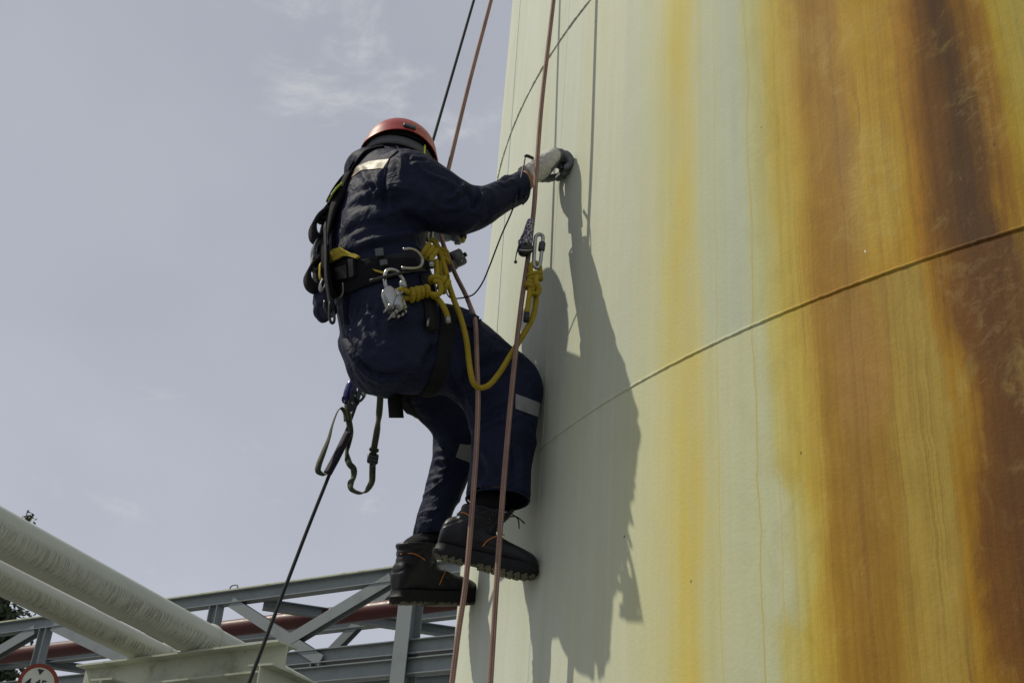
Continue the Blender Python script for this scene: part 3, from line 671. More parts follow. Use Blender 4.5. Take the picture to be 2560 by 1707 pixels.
M_GLOVE = flat('white_glove_knit', (.54, .535, .49), .9, bump=.5, bs=220, var=.3); M_COAT = flat('grey_glove_coating', (.14, .155, .165), .7, bump=.35, bs=150)
M_REFL = flat('beige_reflective_tape', (.20, .165, .10), .5, bump=.2, bs=60); M_REFLG = flat('grey_reflective_tape', (.20, .20, .205), .45, bump=.2, bs=60)
M_STRAPG = flat('grey_strap', (.075, .08, .085), .6, bump=.2, bs=200); M_STRAPL = flat('light_grey_strap', (.22, .22, .20), .6, bump=.2, bs=200)
M_WHITE = flat('worn_white_print', (.42, .42, .42), .8)
def mat_helmet():
    d = Nd('red_helmet_shell', .38, 0, .5); p = d.obj(); s = d.noise(p, 16.0, 5, .65); n = d.noise(p, 120.0, 2)
    c = d.mix(d.mr(s, .42, .75, 0, .55), (.30, .014, .012), (.20, .022, .014)); return d.fin(c, d.mr(s, .3, .7, .32, .5), d.bump(n, .05, .001))
M_HELM = mat_helmet()
def mat_bandana():
    d = Nd('navy_bandana_with_white_print', .9); p = d.obj(); w = d.noise(p, 42.0, 3, .6, 1.2); c = d.mix(d.mr(w, .60, .64), (.012, .014, .045), (.42, .42, .46)); return d.fin(c, .9, d.bump(d.noise(p, 40.0, 3), .5, .006))
M_BAND = mat_bandana()
def mat_speckle():
    d = Nd('speckled_cord_sleeve', .7); p = d.obj(); w = d.noise(p, 210.0, 2, .5); c = d.mix(d.mr(w, .5, .58), (.014, .013, .035), (.42, .38, .45)); return d.fin(c, .7, d.bump(w, .4, .001))
M_SPECK = mat_speckle()

# ================================================================== the climber
VIEW = nrm(S(1050, 800, .1)); VI = VIEW@RT
SHEAR = -(VIEW-VI*RT)/VI                      # in-plane shift seen per metre of lateral offset
def sec(e1, e2, lat, rlat, lat2=None):
    """elliptic body section from its two outline points in the side plane"""
    a, b = S(*e1, lat), S(*e2, lat if lat2 is None else lat2); c = (a+b)/2; h = (b-a)/2; L = np.linalg.norm(h); u = h/L
    L2 = math.sqrt(max(L*L-(rlat*(SHEAR@u))**2, (.45*L)**2))
    return (c, u*L2, nrm(RT-(RT@u)*u)*rlat)
def shrink(secs, k): return [(c, a*k, b*k) for c, a, b in secs]

LT = .165                                      # the trunk hangs to the camera side of the head
torso = [sec((908, 392), (1000, 440), .05, .085), sec((875, 420), (1035, 490), .11, .17), sec((842, 490), (1072, 540), LT, .215), sec((812, 570), (1078, 585), LT, .215),
         sec((806, 640), (1068, 645), LT, .196), sec((816, 700), (1070, 690), LT, .195), sec((832, 770), (1090, 740), LT, .20), sec((836, 840), (1100, 800), LT, .21),
         sec((856, 905), (1090, 850), LT, .205), sec((890, 960), (1060, 890), LT, .16), sec((925, 975), (1030, 920), LT, .11)]
seat_r = [sec((905, 770), (1060, 760), .22, .085), sec((858, 840), (1085, 800), .23, .10), sec((876, 915), (1090, 840), .25, .112), sec((920, 976), (1080, 880), .255, .115), sec((955, 992), (1060, 920), .26, .11)]
seat_l = [sec((895, 770), (1060, 760), .07, .085), sec((840, 840), (1085, 800), .065, .10), sec((858, 905), (1090, 850), .06, .105), sec((905, 972), (1080, 890), .06, .10), sec((955, 988), (1060, 930), .06, .07)]
thigh_r = [sec((1040, 770), (915, 940), .235, .10), sec((1130, 770), (985, 985), .24, .10), sec((1190, 795), (1060, 990), .24, .097), sec((1250, 848), (1115, 990), .24, .092),
           sec((1318, 903), (1155, 1024), .232, .085), sec((1352, 955), (1170, 1060), .245, .082), sec((1351, 1015), (1174, 1085), .255, .080), sec((1337, 1100), (1175, 1125), .262, .078),
           sec((1329, 1170), (1173, 1165), .267, .079), sec((1325, 1215), (1169, 1198), .27, .081), sec((1321, 1262), (1166, 1236), .273, .083)]
thigh_l = [sec((1010, 740), (905, 900), .05, .10), sec((1100, 800), (955, 985), -.01, .10), sec((1160, 880), (1005, 1016), -.10, .09), sec((1212, 960), (1052, 1055), -.18, .083),
           sec((1225, 1025), (1078, 1082), -.20, .078), sec((1210, 1100), (1084, 1120), -.213, .072), sec((1185, 1170), (1077, 1165), -.225, .070), sec((1156, 1240), (1062, 1232), -.235, .068),
           sec((1134, 1290), (1046, 1290), -.243, .068), sec((1116, 1346), (1033, 1340), -.25, .069)]
arm_r = [sec((935, 400), (925, 510), .26, .075), sec((990, 376), (950, 530), .315, .080), sec((1052, 388), (1000, 552), .345, .080), sec((1106, 422), (1062, 570), .365, .076), sec((1150, 456), (1122, 586), .375, .072),
         sec((1180, 470), (1172, 587), .378, .069), sec((1215, 461), (1226, 565), .37, .064), sec((1252, 447), (1266, 536), .357, .059), sec((1290, 430), (1316, 507), .343, .050)]
arm_l = [sec((905, 400), (920, 480), -.0, .07), sec((908, 395), (932, 500), -.07, .075), sec((930, 440), (945, 540), -.13, .07), sec((955, 500), (965, 585), -.15, .062), sec((990, 530), (998, 595), -.12, .054), sec((1022, 540), (1030, 592), -.08, .046)]
collar = [sec((860, 420), (950, 444), .06, .11), sec((861, 400), (955, 430), .05, .088), sec((876, 388), (958, 420), .02, .065), sec((898, 378), (960, 412), -.01, .048)]
mb = MB()
for q, n_ in ((torso, 28), (seat_r, 20), (thigh_r, 22), (thigh_l, 22), (arm_r, 20), (arm_l, 18)): mb.loft(q, n_, sub=4, power=2.2)
mb.loft(seat_l, 20, sub=3)
mb.loft(collar, 20, sub=3)
cov_me = remesh(mb, 'coverall', .0068, 5, .5)

# --- folds drawn on the cloth (pixel polylines thrown on to the surface, width m, height m)
bvh = bvh_of(cov_me)
def hit(x, y, tree=None, off=0.0):
    d = Vector(nrm(ray(x, y))); r = (tree or bvh).ray_cast(Vector((0, 0, 0)), d)
    if r[0] is None: return None
    return np.array(r[0])+np.array(r[1])*off
FOLDS = [  # back and flank
    ([(820, 620), (880, 590), (960, 545), (1030, 520)], .016, .010), ([(830, 640), (920, 605), (1000, 590), (1060, 575)], .014, .009), ([(835, 560), (880, 520), (930, 500), (985, 500)], .018, -.008),
    ([(890, 480), (930, 470), (965, 480)], .010, -.006), ([(855, 590), (930, 560), (1000, 535)], .013, -.008), ([(960, 430), (958, 480), (965, 540)], .009, -.007), ([(905, 430), (925, 460), (915, 490)], .009, .005), ([(940, 430), (945, 470), (930, 500)], .009, .005),
    # shoulder and sleeve
    ([(1000, 385), (1005, 410), (1003, 440)], .008, .006), ([(1018, 388), (1030, 400), (1062, 398)], .007, -.006), ([(1030, 395), (1060, 430), (1110, 450), (1150, 470)], .010, .005),
    ([(1120, 500), (1150, 480), (1160, 462)], .008, .008), ([(1135, 470), (1150, 490), (1143, 520), (1100, 520)], .008, .004), ([(1166, 470), (1180, 500), (1183, 520), (1195, 500), (1200, 470)], .007, -.008), ([(1200, 470), (1206, 500), (1202, 540)], .008, .006),
    ([(1225, 458), (1230, 490), (1222, 530)], .008, -.005), ([(1210, 560), (1240, 530), (1290, 500)], .007, .004), ([(1060, 470), (1080, 510), (1060, 540)], .014, .006), ([(1240, 460), (1262, 470), (1285, 462)], .006, -.004), ([(1250, 452), (1275, 440)], .006, .004),
    # seat of the trousers
    ([(872, 740), (868, 800), (880, 870), (915, 920), (960, 940), (1010, 930)], .010, -.012), ([(925, 740), (912, 800), (920, 860)], .010, .006), ([(960, 735), (950, 800), (955, 850)], .009, -.004), ([(900, 745), (890, 800), (900, 850)], .008, -.004),
    ([(990, 870), (1030, 910), (1060, 925)], .012, .006), ([(1000, 940), (1060, 900), (1110, 850)], .012, -.007), ([(1140, 770), (1150, 800), (1190, 800)], .009, .006),
    # near leg
    ([(1150, 980), (1180, 930), (1250, 900)], .014, -.007), ([(1160, 1010), (1210, 985), (1290, 960)], .012, .006), ([(1170, 1050), (1220, 1040), (1290, 1000)], .013, -.007), ([(1180, 1090), (1230, 1060), (1300, 1040)], .010, .005),
    ([(1180, 1110), (1220, 1150), (1240, 1200)], .012, .005), ([(1270, 1090), (1290, 1150), (1280, 1230)], .012, -.006), ([(1200, 1130), (1205, 1180), (1195, 1230)], .009, -.004), ([(1120, 900), (1140, 960), (1165, 1020)], .010, -.006),
    # far leg
    ([(1085, 1155), (1105, 1150), (1120, 1160)], .007, .006), ([(1075, 1185), (1105, 1175), (1120, 1165)], .006, .006), ([(1068, 1215), (1090, 1205), (1110, 1195)], .006, -.005), ([(1062, 1240), (1085, 1225), (1110, 1190)], .007, .005), ([(1050, 1290), (1070, 1280), (1092, 1278)], .006, .007), ([(1045, 1310), (1070, 1300), (1090, 1285)], .005, -.005)]
co = get_co(cov_me); no = get_no(cov_me); disp = np.zeros(len(co))
for pl, wdt, amp in FOLDS:
    pts = [h for h in (hit(*p) for p in pl) if h is not None]
    if len(pts) < 2: continue
    P, _ = smooth_path(np.array(pts), np.zeros(len(pts)), 5); best = np.full(len(co), 9.); tt = np.zeros(len(co))
    near = np.linalg.norm(co-P.mean(0), axis=1) < .4
    idx = np.where(near)[0]; C_ = co[idx]; bd_ = np.full(len(idx), 9.); bt = np.zeros(len(idx))
    for i in range(len(P)-1):
        ab = P[i+1]-P[i]; t_ = np.clip(((C_-P[i])@ab)/max(ab@ab, 1e-9), 0, 1); dd = np.linalg.norm(C_-(P[i]+t_[:, None]*ab), axis=1)
        m_ = dd < bd_; bd_[m_] = dd[m_]; bt[m_] = (i+t_[m_])/(len(P)-1)
    env = np.sin(np.pi*np.clip(bt*.9+.05, 0, 1))**.6
    disp[idx] += 1.7*amp*env*(np.exp(-(bd_/wdt)**1.45)-.38*np.exp(-((bd_-wdt*1.8)/wdt)**2))
# soft random crumple
def vnoise(p, f, seed):
    r_ = np.random.default_rng(seed); out = np.zeros(len(p))
    for _ in range(7):
        k = r_.normal(size=3)*f; out += np.sin(p@k+r_.uniform(0, 6.28)+1.3*np.sin(p@(r_.normal(size=3)*f*.6)))
    return out/3.2
rid = 1-np.abs(vnoise(co*np.array([1, 1, .75]), 17, 21)); disp += .0022*vnoise(co, 26, 1)+.0010*vnoise(co, 60, 2)+.0055*np.clip(rid-.55, 0, 1)/.45*(.5+.5*np.tanh(2*vnoise(co, 9, 5)))
co = co+no*disp[:, None]; set_co(cov_me, co)
# --- open the trouser hems, cuffs and collar
def open_end(me, secs, depth):
    c, a, b = secs[-1]; ax = nrm(c-secs[-2][0]); r_ = max(np.linalg.norm(a), np.linalg.norm(b))*1.35
    bm = bmesh.new(); bm.from_mesh(me); bm.normal_update()
    dele = [f for f in bm.faces if (np.array(f.calc_center_median())-c)@ax > -depth and np.linalg.norm(np.array(f.calc_center_median())-c) < r_ and np.array(f.normal)@ax > .55]
    bmesh.ops.delete(bm, geom=dele, context='FACES'); bm.to_mesh(me); bm.free(); me.update()
for q in (thigh_r, thigh_l, arm_r, arm_l): open_end(cov_me, q, .03)

# --- the body inside the clothes, one continuous mesh with the head
HC = S(1000, 408, 0)+np.array([0, 0, 0.0]); HF = nrm(FW*.93-UP*.25+RT*-.05); HU = nrm(UP-(UP@HF)*HF); HR = np.cross(HF, HU)
mb = MB()
for q, n_, k in ((torso[1:], 18, .84), (thigh_r[:-1], 14, .68), (thigh_l[:-1], 14, .68), (arm_r, 14, .66), (arm_l, 14, .66)): mb.loft(shrink(q, k), n_, sub=3)
rb, re = S(1180, 1238, .272), S(1205, 1330, .28)
wr, wl = arm_r[-1][0], arm_l[-1][0]
hand_c = S(1368, 412, .345); mb.tube([arm_r[-2][0], wr, S(1330, 436, .34), hand_c], [.026, .028, .028, .026], 14); mb.tube([wl, wl+FW*.07], [.030, .028], 12)
nb_ = S(945, 425, 0); mb.tube([nb_-UP*.06, HC-HF*.02-HU*.06], [.062, .056], 16)
mb.ball(HC+HU*.012-HF*.012, HF*.098, HR*.076, HU*.108); mb.ball(HC+HF*.045-HU*.055, HF*.050, HR*.055, HU*.062)
mb.loft([(HC+HF*.085+HU*.02, HR*.008, HU*.012), (HC+HF*.10-HU*.005, HR*.013, HU*.014), (HC+HF*.112-HU*.022, HR*.017, HU*.012), (HC+HF*.088-HU*.034, HR*.016, HU*.006)], 10, sub=2)
for s in (-1, 1):
    mb.ball(HC+HR*s*.076-HF*.008-HU*.012, HF*.018, HR*.008, HU*.030, 10, 6); mb.ball(HC+HF*.085+HU*.022+HR*s*.032, HF*.016, HR*.028, HU*.008, 10, 6); mb.ball(HC+HF*.077-HU*.022+HR*s*.044, HF*.016, HR*.020, HU*.018, 10, 6)
mb.ball(HC+HF*.090-HU*.052, HF*.010, HR*.026, HU*.006, 10, 6); mb.ball(HC+HF*.088-HU*.064, HF*.010, HR*.022, HU*.006, 10, 6); mb.ball(HC+HF*.082-HU*.09, HF*.016, HR*.022, HU*.016, 10, 6)
body_me = remesh(mb, 'person', .006, 4, .5)
person = link('person', body_me, M_SKIN)
tag(person, 'person in navy coveralls and red helmet hanging on ropes, reaching towards the tank', 'person')
for s in (-1, 1):
    b = MB(); b.ball(HC+HF*.088+HU*.006+HR*s*.032, .0115, n=12, m=8); e = b.build('eye', flat('eye_white', (.6, .58, .55), .2) if s < 0 else bpy.data.materials['eye_white'], person)
    b = MB(); b.ball(HC+HF*.0975+HU*.006+HR*s*.032, .0052, n=10, m=6); b.build('iris', M_HAIR, e)
b = MB(); b.ball(HC+HU*.022-HF*.022, HF*.104, HR*.081, HU*.105, 24, 16); b.build('hair', M_HAIR, person)
cov = link('coverall', cov_me, M_NAVY, person)
cbvh = bvh_of(cov_me)

# --- bands wrapped round body parts
def wrap(c, axis, ref, a0, a1, n, width, off, thick, rmax, name, mat, parent, tree=None, tilt=0.0, nw=3, taper=None, wav=0.0):
    """strip of cloth laid on the surface round an axis (angles in degrees from ref)"""
    tree = tree or cbvh; axis = nrm(axis); ref = nrm(ref-(ref@axis)*axis); sid = np.cross(axis, ref); V = []; F = []; UV = []; rows = []
    for i in range(n+1):
        a = math.radians(a0+(a1-a0)*i/n); dr = math.cos(a)*ref+math.sin(a)*sid; row = []; wd = width if taper is None else width*np.interp(i/n, *taper)
        for j in range(nw+1):
            h = (j/nw-.5)*wd+tilt*math.cos(a)+wav*math.sin(3*a)
            o_ = c+axis*h+dr*rmax; r = tree.ray_cast(Vector(o_), Vector(-dr), rmax)
            p = np.array(r[0]) if r[0] is not None else None; row.append(p)
        good = [p for p in row if p is not None]
        if not good: continue
        row = [p if p is not None else good[0] for p in row]; rows.append((row, dr))
    m = len(rows); k = nw+1
    if m < 2: return None
    # smooth radially so that straps bridge hollows
    Rr = np.array([[p for p in r[0]] for r in rows]); sm = Rr.copy()
    for _ in range(3): sm[1:-1] = .5*sm[1:-1]+.25*(sm[:-2]+sm[2:])
    Rr = np.where(((sm-Rr)*np.array([r[1] for r in rows])[:, None, :]).sum(-1, keepdims=True) > 0, sm, Rr)
    for lay in (off+thick, off-.002):
        for i in range(m):
            for j in range(k):
                e = 1.0 if lay < off else (1.0 if 0 < j < nw else .6); V.append(Rr[i, j]+rows[i][1]*(off+(lay-off)*e))
    N = m*k
    for i in range(m-1):
        for j in range(nw):
            q = (i*k+j, (i+1)*k+j, (i+1)*k+j+1, i*k+j+1); F.append(q); UV.append([(i/m*.5, j/nw), ((i+1)/m*.5, j/nw), ((i+1)/m*.5, (j+1)/nw), (i/m*.5, (j+1)/nw)])
            F.append(tuple(N+x for x in q[::-1])); UV.append([(0, 0)]*4)
        for j in (0, nw):
            q = (i*k+j, (i+1)*k+j, N+(i+1)*k+j, N+i*k+j); F.append(q if j else q[::-1]); UV.append([(i/m*.5, .02)]*4)
    for i in (0, m-1):
        for j in range(nw): F.append((i*k+j, i*k+j+1, N+i*k+j+1, N+i*k+j)); UV.append([(0, .02)]*4)
    b = MB(); b.add(V, F, UV); o = b.build(name, mat, parent); 
    bm = bmesh.new(); bm.from_mesh(o.data); bmesh.ops.recalc_face_normals(bm, faces=bm.faces); bm.to_mesh(o.data); bm.free(); o.data.shade_smooth(); o.data.set_sharp_from_angle(angle=math.radians(50)); return o
def panel(P, nu, nv, off, thick, name, mat, parent):
    for i, p in enumerate(P):
        if p is None:
            k = min((abs(i-j), j) for j in range(len(P)) if P[j] is not None)[1]; P[i] = P[k]
    k = nv+1; N = len(P); V = [p+n_*(off+thick) for p, n_ in P]+[p+n_*(off-.002) for p, n_ in P]; F = []
    for i in range(nu):
        for j in range(nv): f = (i*k+j, i*k+j+1, (i+1)*k+j+1, (i+1)*k+j); F += [f, tuple(N+x for x in f[::-1])]
    loop = [j for j in range(k)]+[i*k+nv for i in range(1, nu+1)]+[nu*k+j for j in range(nv-1, -1, -1)]+[i*k for i in range(nu-1, 0, -1)]
    for a, e in zip(loop, loop[1:]+loop[:1]): F.append((a, e, N+e, N+a))
    b = MB(); b.add(V, F); o = b.build(name, mat, parent); bm = bmesh.new(); bm.from_mesh(o.data); bmesh.ops.recalc_face_normals(bm, faces=bm.faces); bm.to_mesh(o.data); bm.free(); o.data.shade_smooth(); o.data.set_sharp_from_angle(angle=math.radians(55)); return o

def hpatch(quad, nu, nv, off, thick, name, mat, parent, tree=None):
    """panel laid on the visible cloth between four corners (pixels): tl, tr, br, bl"""
    q = [np.array(p, float) for p in quad]; P = []
    for i in range(nu+1):
        for j in range(nv+1):
            u, v = i/nu, j/nv; p = (q[0]*(1-u)+q[1]*u)*(1-v)+(q[3]*(1-u)+q[2]*u)*v; d = Vector(nrm(ray(*p))); r = (tree or cbvh).ray_cast(Vector((0, 0, 0)), d)
            P.append((np.array(r[0]), np.array(r[1])) if r[0] is not None else None)
    return panel(P, nu, nv, off, thick, name, mat, parent)
# reflective tape: across the upper back, round both shins
def hstrip(upl, lol, nu, nv, off, thick, name, mat, parent, tree=None):
    """panel between an upper and a lower pixel polyline"""
    rs = lambda pl, t: np.array([np.interp(t*(len(pl)-1), range(len(pl)), [p[k] for p in pl]) for k in (0, 1)]); P = []
    for i in range(nu+1):
        a_, e_ = rs(upl, i/nu), rs(lol, i/nu)
        for j in range(nv+1):
            p = a_+(e_-a_)*j/nv; r = (tree or cbvh).ray_cast(Vector((0, 0, 0)), Vector(nrm(ray(*p)))); P.append((np.array(r[0]), np.array(r[1])) if r[0] is not None else None)
    return panel(P, nu, nv, off, thick, name, mat, parent)
o = hstrip([(877, 440), (893, 418), (924, 405), (955, 401), (973, 399)], [(879, 446), (903, 427), (934, 424), (948, 423), (958, 423)], 24, 5, .001, .0016, 'reflective_stripe', M_REFL, cov)
if o: o['label'] = 'beige reflective stripe across the upper back'
o = hpatch([(1289, 985), (1349, 1008), (1343, 1042), (1289, 1022)], 10, 6, .001, .0016, 'reflective_stripe', M_REFLG, cov)
o = hpatch([(1150, 1110), (1176, 1112), (1174, 1156), (1139, 1142)], 6, 6, .001, .0016, 'reflective_stripe', M_REFLG, cov)
# seams, pocket flap, cuff tab
def seam(pl, r, name='seam', mat=None, sub=4):
    pts = [h for h in (hit(x, y, cbvh, r*.3) for x, y in pl) if h is not None]
    if len(pts) > 1: b = MB(); b.tube(pts, r, 6, sub=sub); return b.build(name, mat or M_NAVY, cov)
dense = lambda pl, k=6: [tuple(np.array(pl[i])+(np.array(pl[i+1])-np.array(pl[i]))*j/k) for i in range(len(pl)-1) for j in range(k)]+[pl[-1]]
seam(dense([(995, 378), (975, 395), (965, 420), (958, 460), (957, 500)]), .0022); seam(dense([(870, 735), (866, 790), (872, 850)]), .002); seam(dense([(1200, 545), (1245, 520), (1292, 497)]), .0018)
hpatch([(1140, 768), (1202, 792), (1194, 830), (1150, 815)], 8, 8, .003, .004, 'pocket_flap', M_NAVY, cov)
o = hpatch([(1299, 470), (1318, 486), (1305, 512), (1294, 498)], 5, 6, .003, .003, 'cuff_tab', M_NAVY, cov)
bt_ = hit(1309, 490, cbvh, .007)
if bt_ is not None: b = MB(); b.ball(bt_, .005, n=10, m=6); b.build('button', M_DARKMETAL, cov)
# cuff hem ring
c_, a_, b2_ = arm_r[-1]; b = MB(); b.tube([c_+FW*.002+math.cos(t)*a_*.93+math.sin(t)*b2_*.93 for t in np.linspace(0, 2*math.pi, 33)[:-1]], .0035, 6, closed=True); b.build('cuff_hem', M_NAVY, cov)
for q in (thigh_r, thigh_l):
    c_, a_, b2_ = q[-1]; b = MB(); b.tube([c_+math.cos(t)*a_*.985+math.sin(t)*b2_*.985 for t in np.linspace(0, 2*math.pi, 33)[:-1]], .0035, 6, closed=True); b.build('trouser_hem', M_NAVY, cov)
# --- helmet
helmet = empty('helmet', tuple(map(float, S(999, 389, 0)))); helmet.parent = person
hC = S(999, 391, 0); hU = nrm(UP*.985+FW*.05-RT*.10); hF = nrm(FW-(FW@hU)*hU); hR = np.cross(hF, hU)
def shell(c, sf, sr, su, th=.004, n=56, m=18, drop=None):
    V = []; F = []
    for lay in (1.0, 1.0-th/sr):
        for i in range(m+1):
            ph = math.pi/2*i/m
            for k in range(n):
                t = 2*math.pi*k/n; cx, sx_ = math.cos(t), math.sin(t); e = 1.03 if cx > 0 else 1.0
                rad = math.sin(ph)**.92; z = math.cos(ph)
                lo_ = (drop(t) if drop else 0)*max(0, (ph/(math.pi/2)-.6)/.4)
                flare = .006*max(0, (ph/(math.pi/2)-.86)/.14)
                ridge = 1+.018*math.exp(-(sx_/.35)**2)*math.sin(ph)*(1 if ph < 1.45 else .6)
                V.append(c+(hF*sf*cx*rad*e+hR*sr*sx_*rad)*lay*ridge+(hF*cx+hR*sx_)*flare+hU*(su*z*lay-lo_))
    N = (m+1)*n
    for i in range(m):
        for k in range(n):
            q = (i*n+k, i*n+(k+1) % n, (i+1)*n+(k+1) % n, (i+1)*n+k); F += [q[::-1], tuple(N+x for x in q)]
    for k in range(n): F.append((m*n+k, m*n+(k+1) % n, N+m*n+(k+1) % n, N+m*n+k))
    b = MB(); b.add(V, F); return b
o = shell(hC, .119, .105, .130, drop=lambda t: .020*max(0, math.cos(t))**2+.012*max(0, -math.cos(t))**2-.014*math.sin(t)**2).build('shell', M_HELM, helmet)
bm = bmesh.new(); bm.from_mesh(o.data); bmesh.ops.remove_doubles(bm, verts=bm.verts, dist=1e-5); bmesh.ops.recalc_face_normals(bm, faces=bm.faces); bm.to_mesh(o.data); bm.free(); o.data.shade_smooth(); o.data.set_sharp_from_angle(angle=math.radians(50))
hb = bvh_of(o.data)
def hhit(x, y, off=0.0): return hit(x, y, hb, off)
pc = hhit(1024, 318, .002)
if pc is not None:
    r_ = hb.ray_cast(Vector((0, 0, 0)), Vector(nrm(ray(1024, 318)))); nn = np.array(r_[1]); tx = nrm(hF-(hF@nn)*nn); ty = np.cross(nn, tx); b = MB()
    b.loft([(pc-nn*.003, tx*.021, ty*.011), (pc+nn*.0025, tx*.021, ty*.011), (pc+nn*.004, tx*.019, ty*.009)], 24, power=2.6); b.build('badge', M_DARKMETAL, helmet)
    b = MB(); b.box(pc-tx*.019+nn*.003, tx*.0016, ty*.007, nn*.0016); b.build('badge_clip', M_STEEL, helmet)
for p in ((1070, 384), (1020, 345)):
    q = hhit(*p, .001)
    if q is not None: b = MB(); b.ball(q, .0055, n=12, m=8); b.build('rivet', M_DARKMETAL, helmet)
# cradle, straps and chin strap
b = MB(); ring_ = [hC-hU*.022+hF*.112*math.cos(t)+hR*.094*math.sin(t) for t in np.linspace(0, 2*math.pi, 41)[:-1]]; b.band(ring_, [hU]*40, .032, .003, closed=True); b.build('headband', M_STRAPG, helmet)
b = MB(); ring_ = [hC+hU*.030+hF*.100*math.cos(t)+hR*.090*math.sin(t) for t in np.linspace(0, 2*math.pi, 41)[:-1]]; b.band(ring_, [hU]*40, .045, .006, closed=True); b.build('liner', M_BLACKCLOTH, helmet)
b = MB(); b.band([hC-hF*.09+hU*.015+hR*.02, hC-hF*.088-hU*.025+hR*.03, hC-hF*.05-hU*.065+hR*.075, hC+hF*.02-hU*.09+hR*.075], [hU, hU, nrm(hU+hF), nrm(hU+hF)], .018, .002, sub=5); b.build('nape_strap', M_STRAPL, helmet)
b = MB(); b.band([hC+hF*.055+hR*.086+hU*.0, hC+hF*.06+hR*.074-hU*.06, hC+hF*.06+hR*.03-hU*.115], [hF, hF, hF], .006, .002, sub=5); b.build('chin_strap', M_LIME, helmet)
b = MB(); b.tube([hC-hF*.105-hU*.012+hR*.018*math.cos(t)+hU*.018*math.sin(t) for t in np.linspace(0, 6.28, 17)[:-1]], .006, 8, closed=True); b.build('adjuster_wheel', M_PLASTIC, helmet)
# bandana over head and neck
mb = MB(); mb.ball(HC+HU*.006-HF*.016, HF*.106, HR*.084, HU*.098); mb.loft([(nb_-UP*.03, FW*.075, RT*.075), (HC-HF*.02-HU*.075, HF*.082, HR*.072), (HC+HF*.01-HU*.04, HF*.094, HR*.081)], 20, sub=3)
bme = remesh(mb, 'bandana', .006, 3); cc = get_co(bme); nn_ = get_no(bme); set_co(bme, cc+nn_*(.0025*vnoise(cc, 70, 9))[:, None]); link('bandana', bme, M_BAND, person)

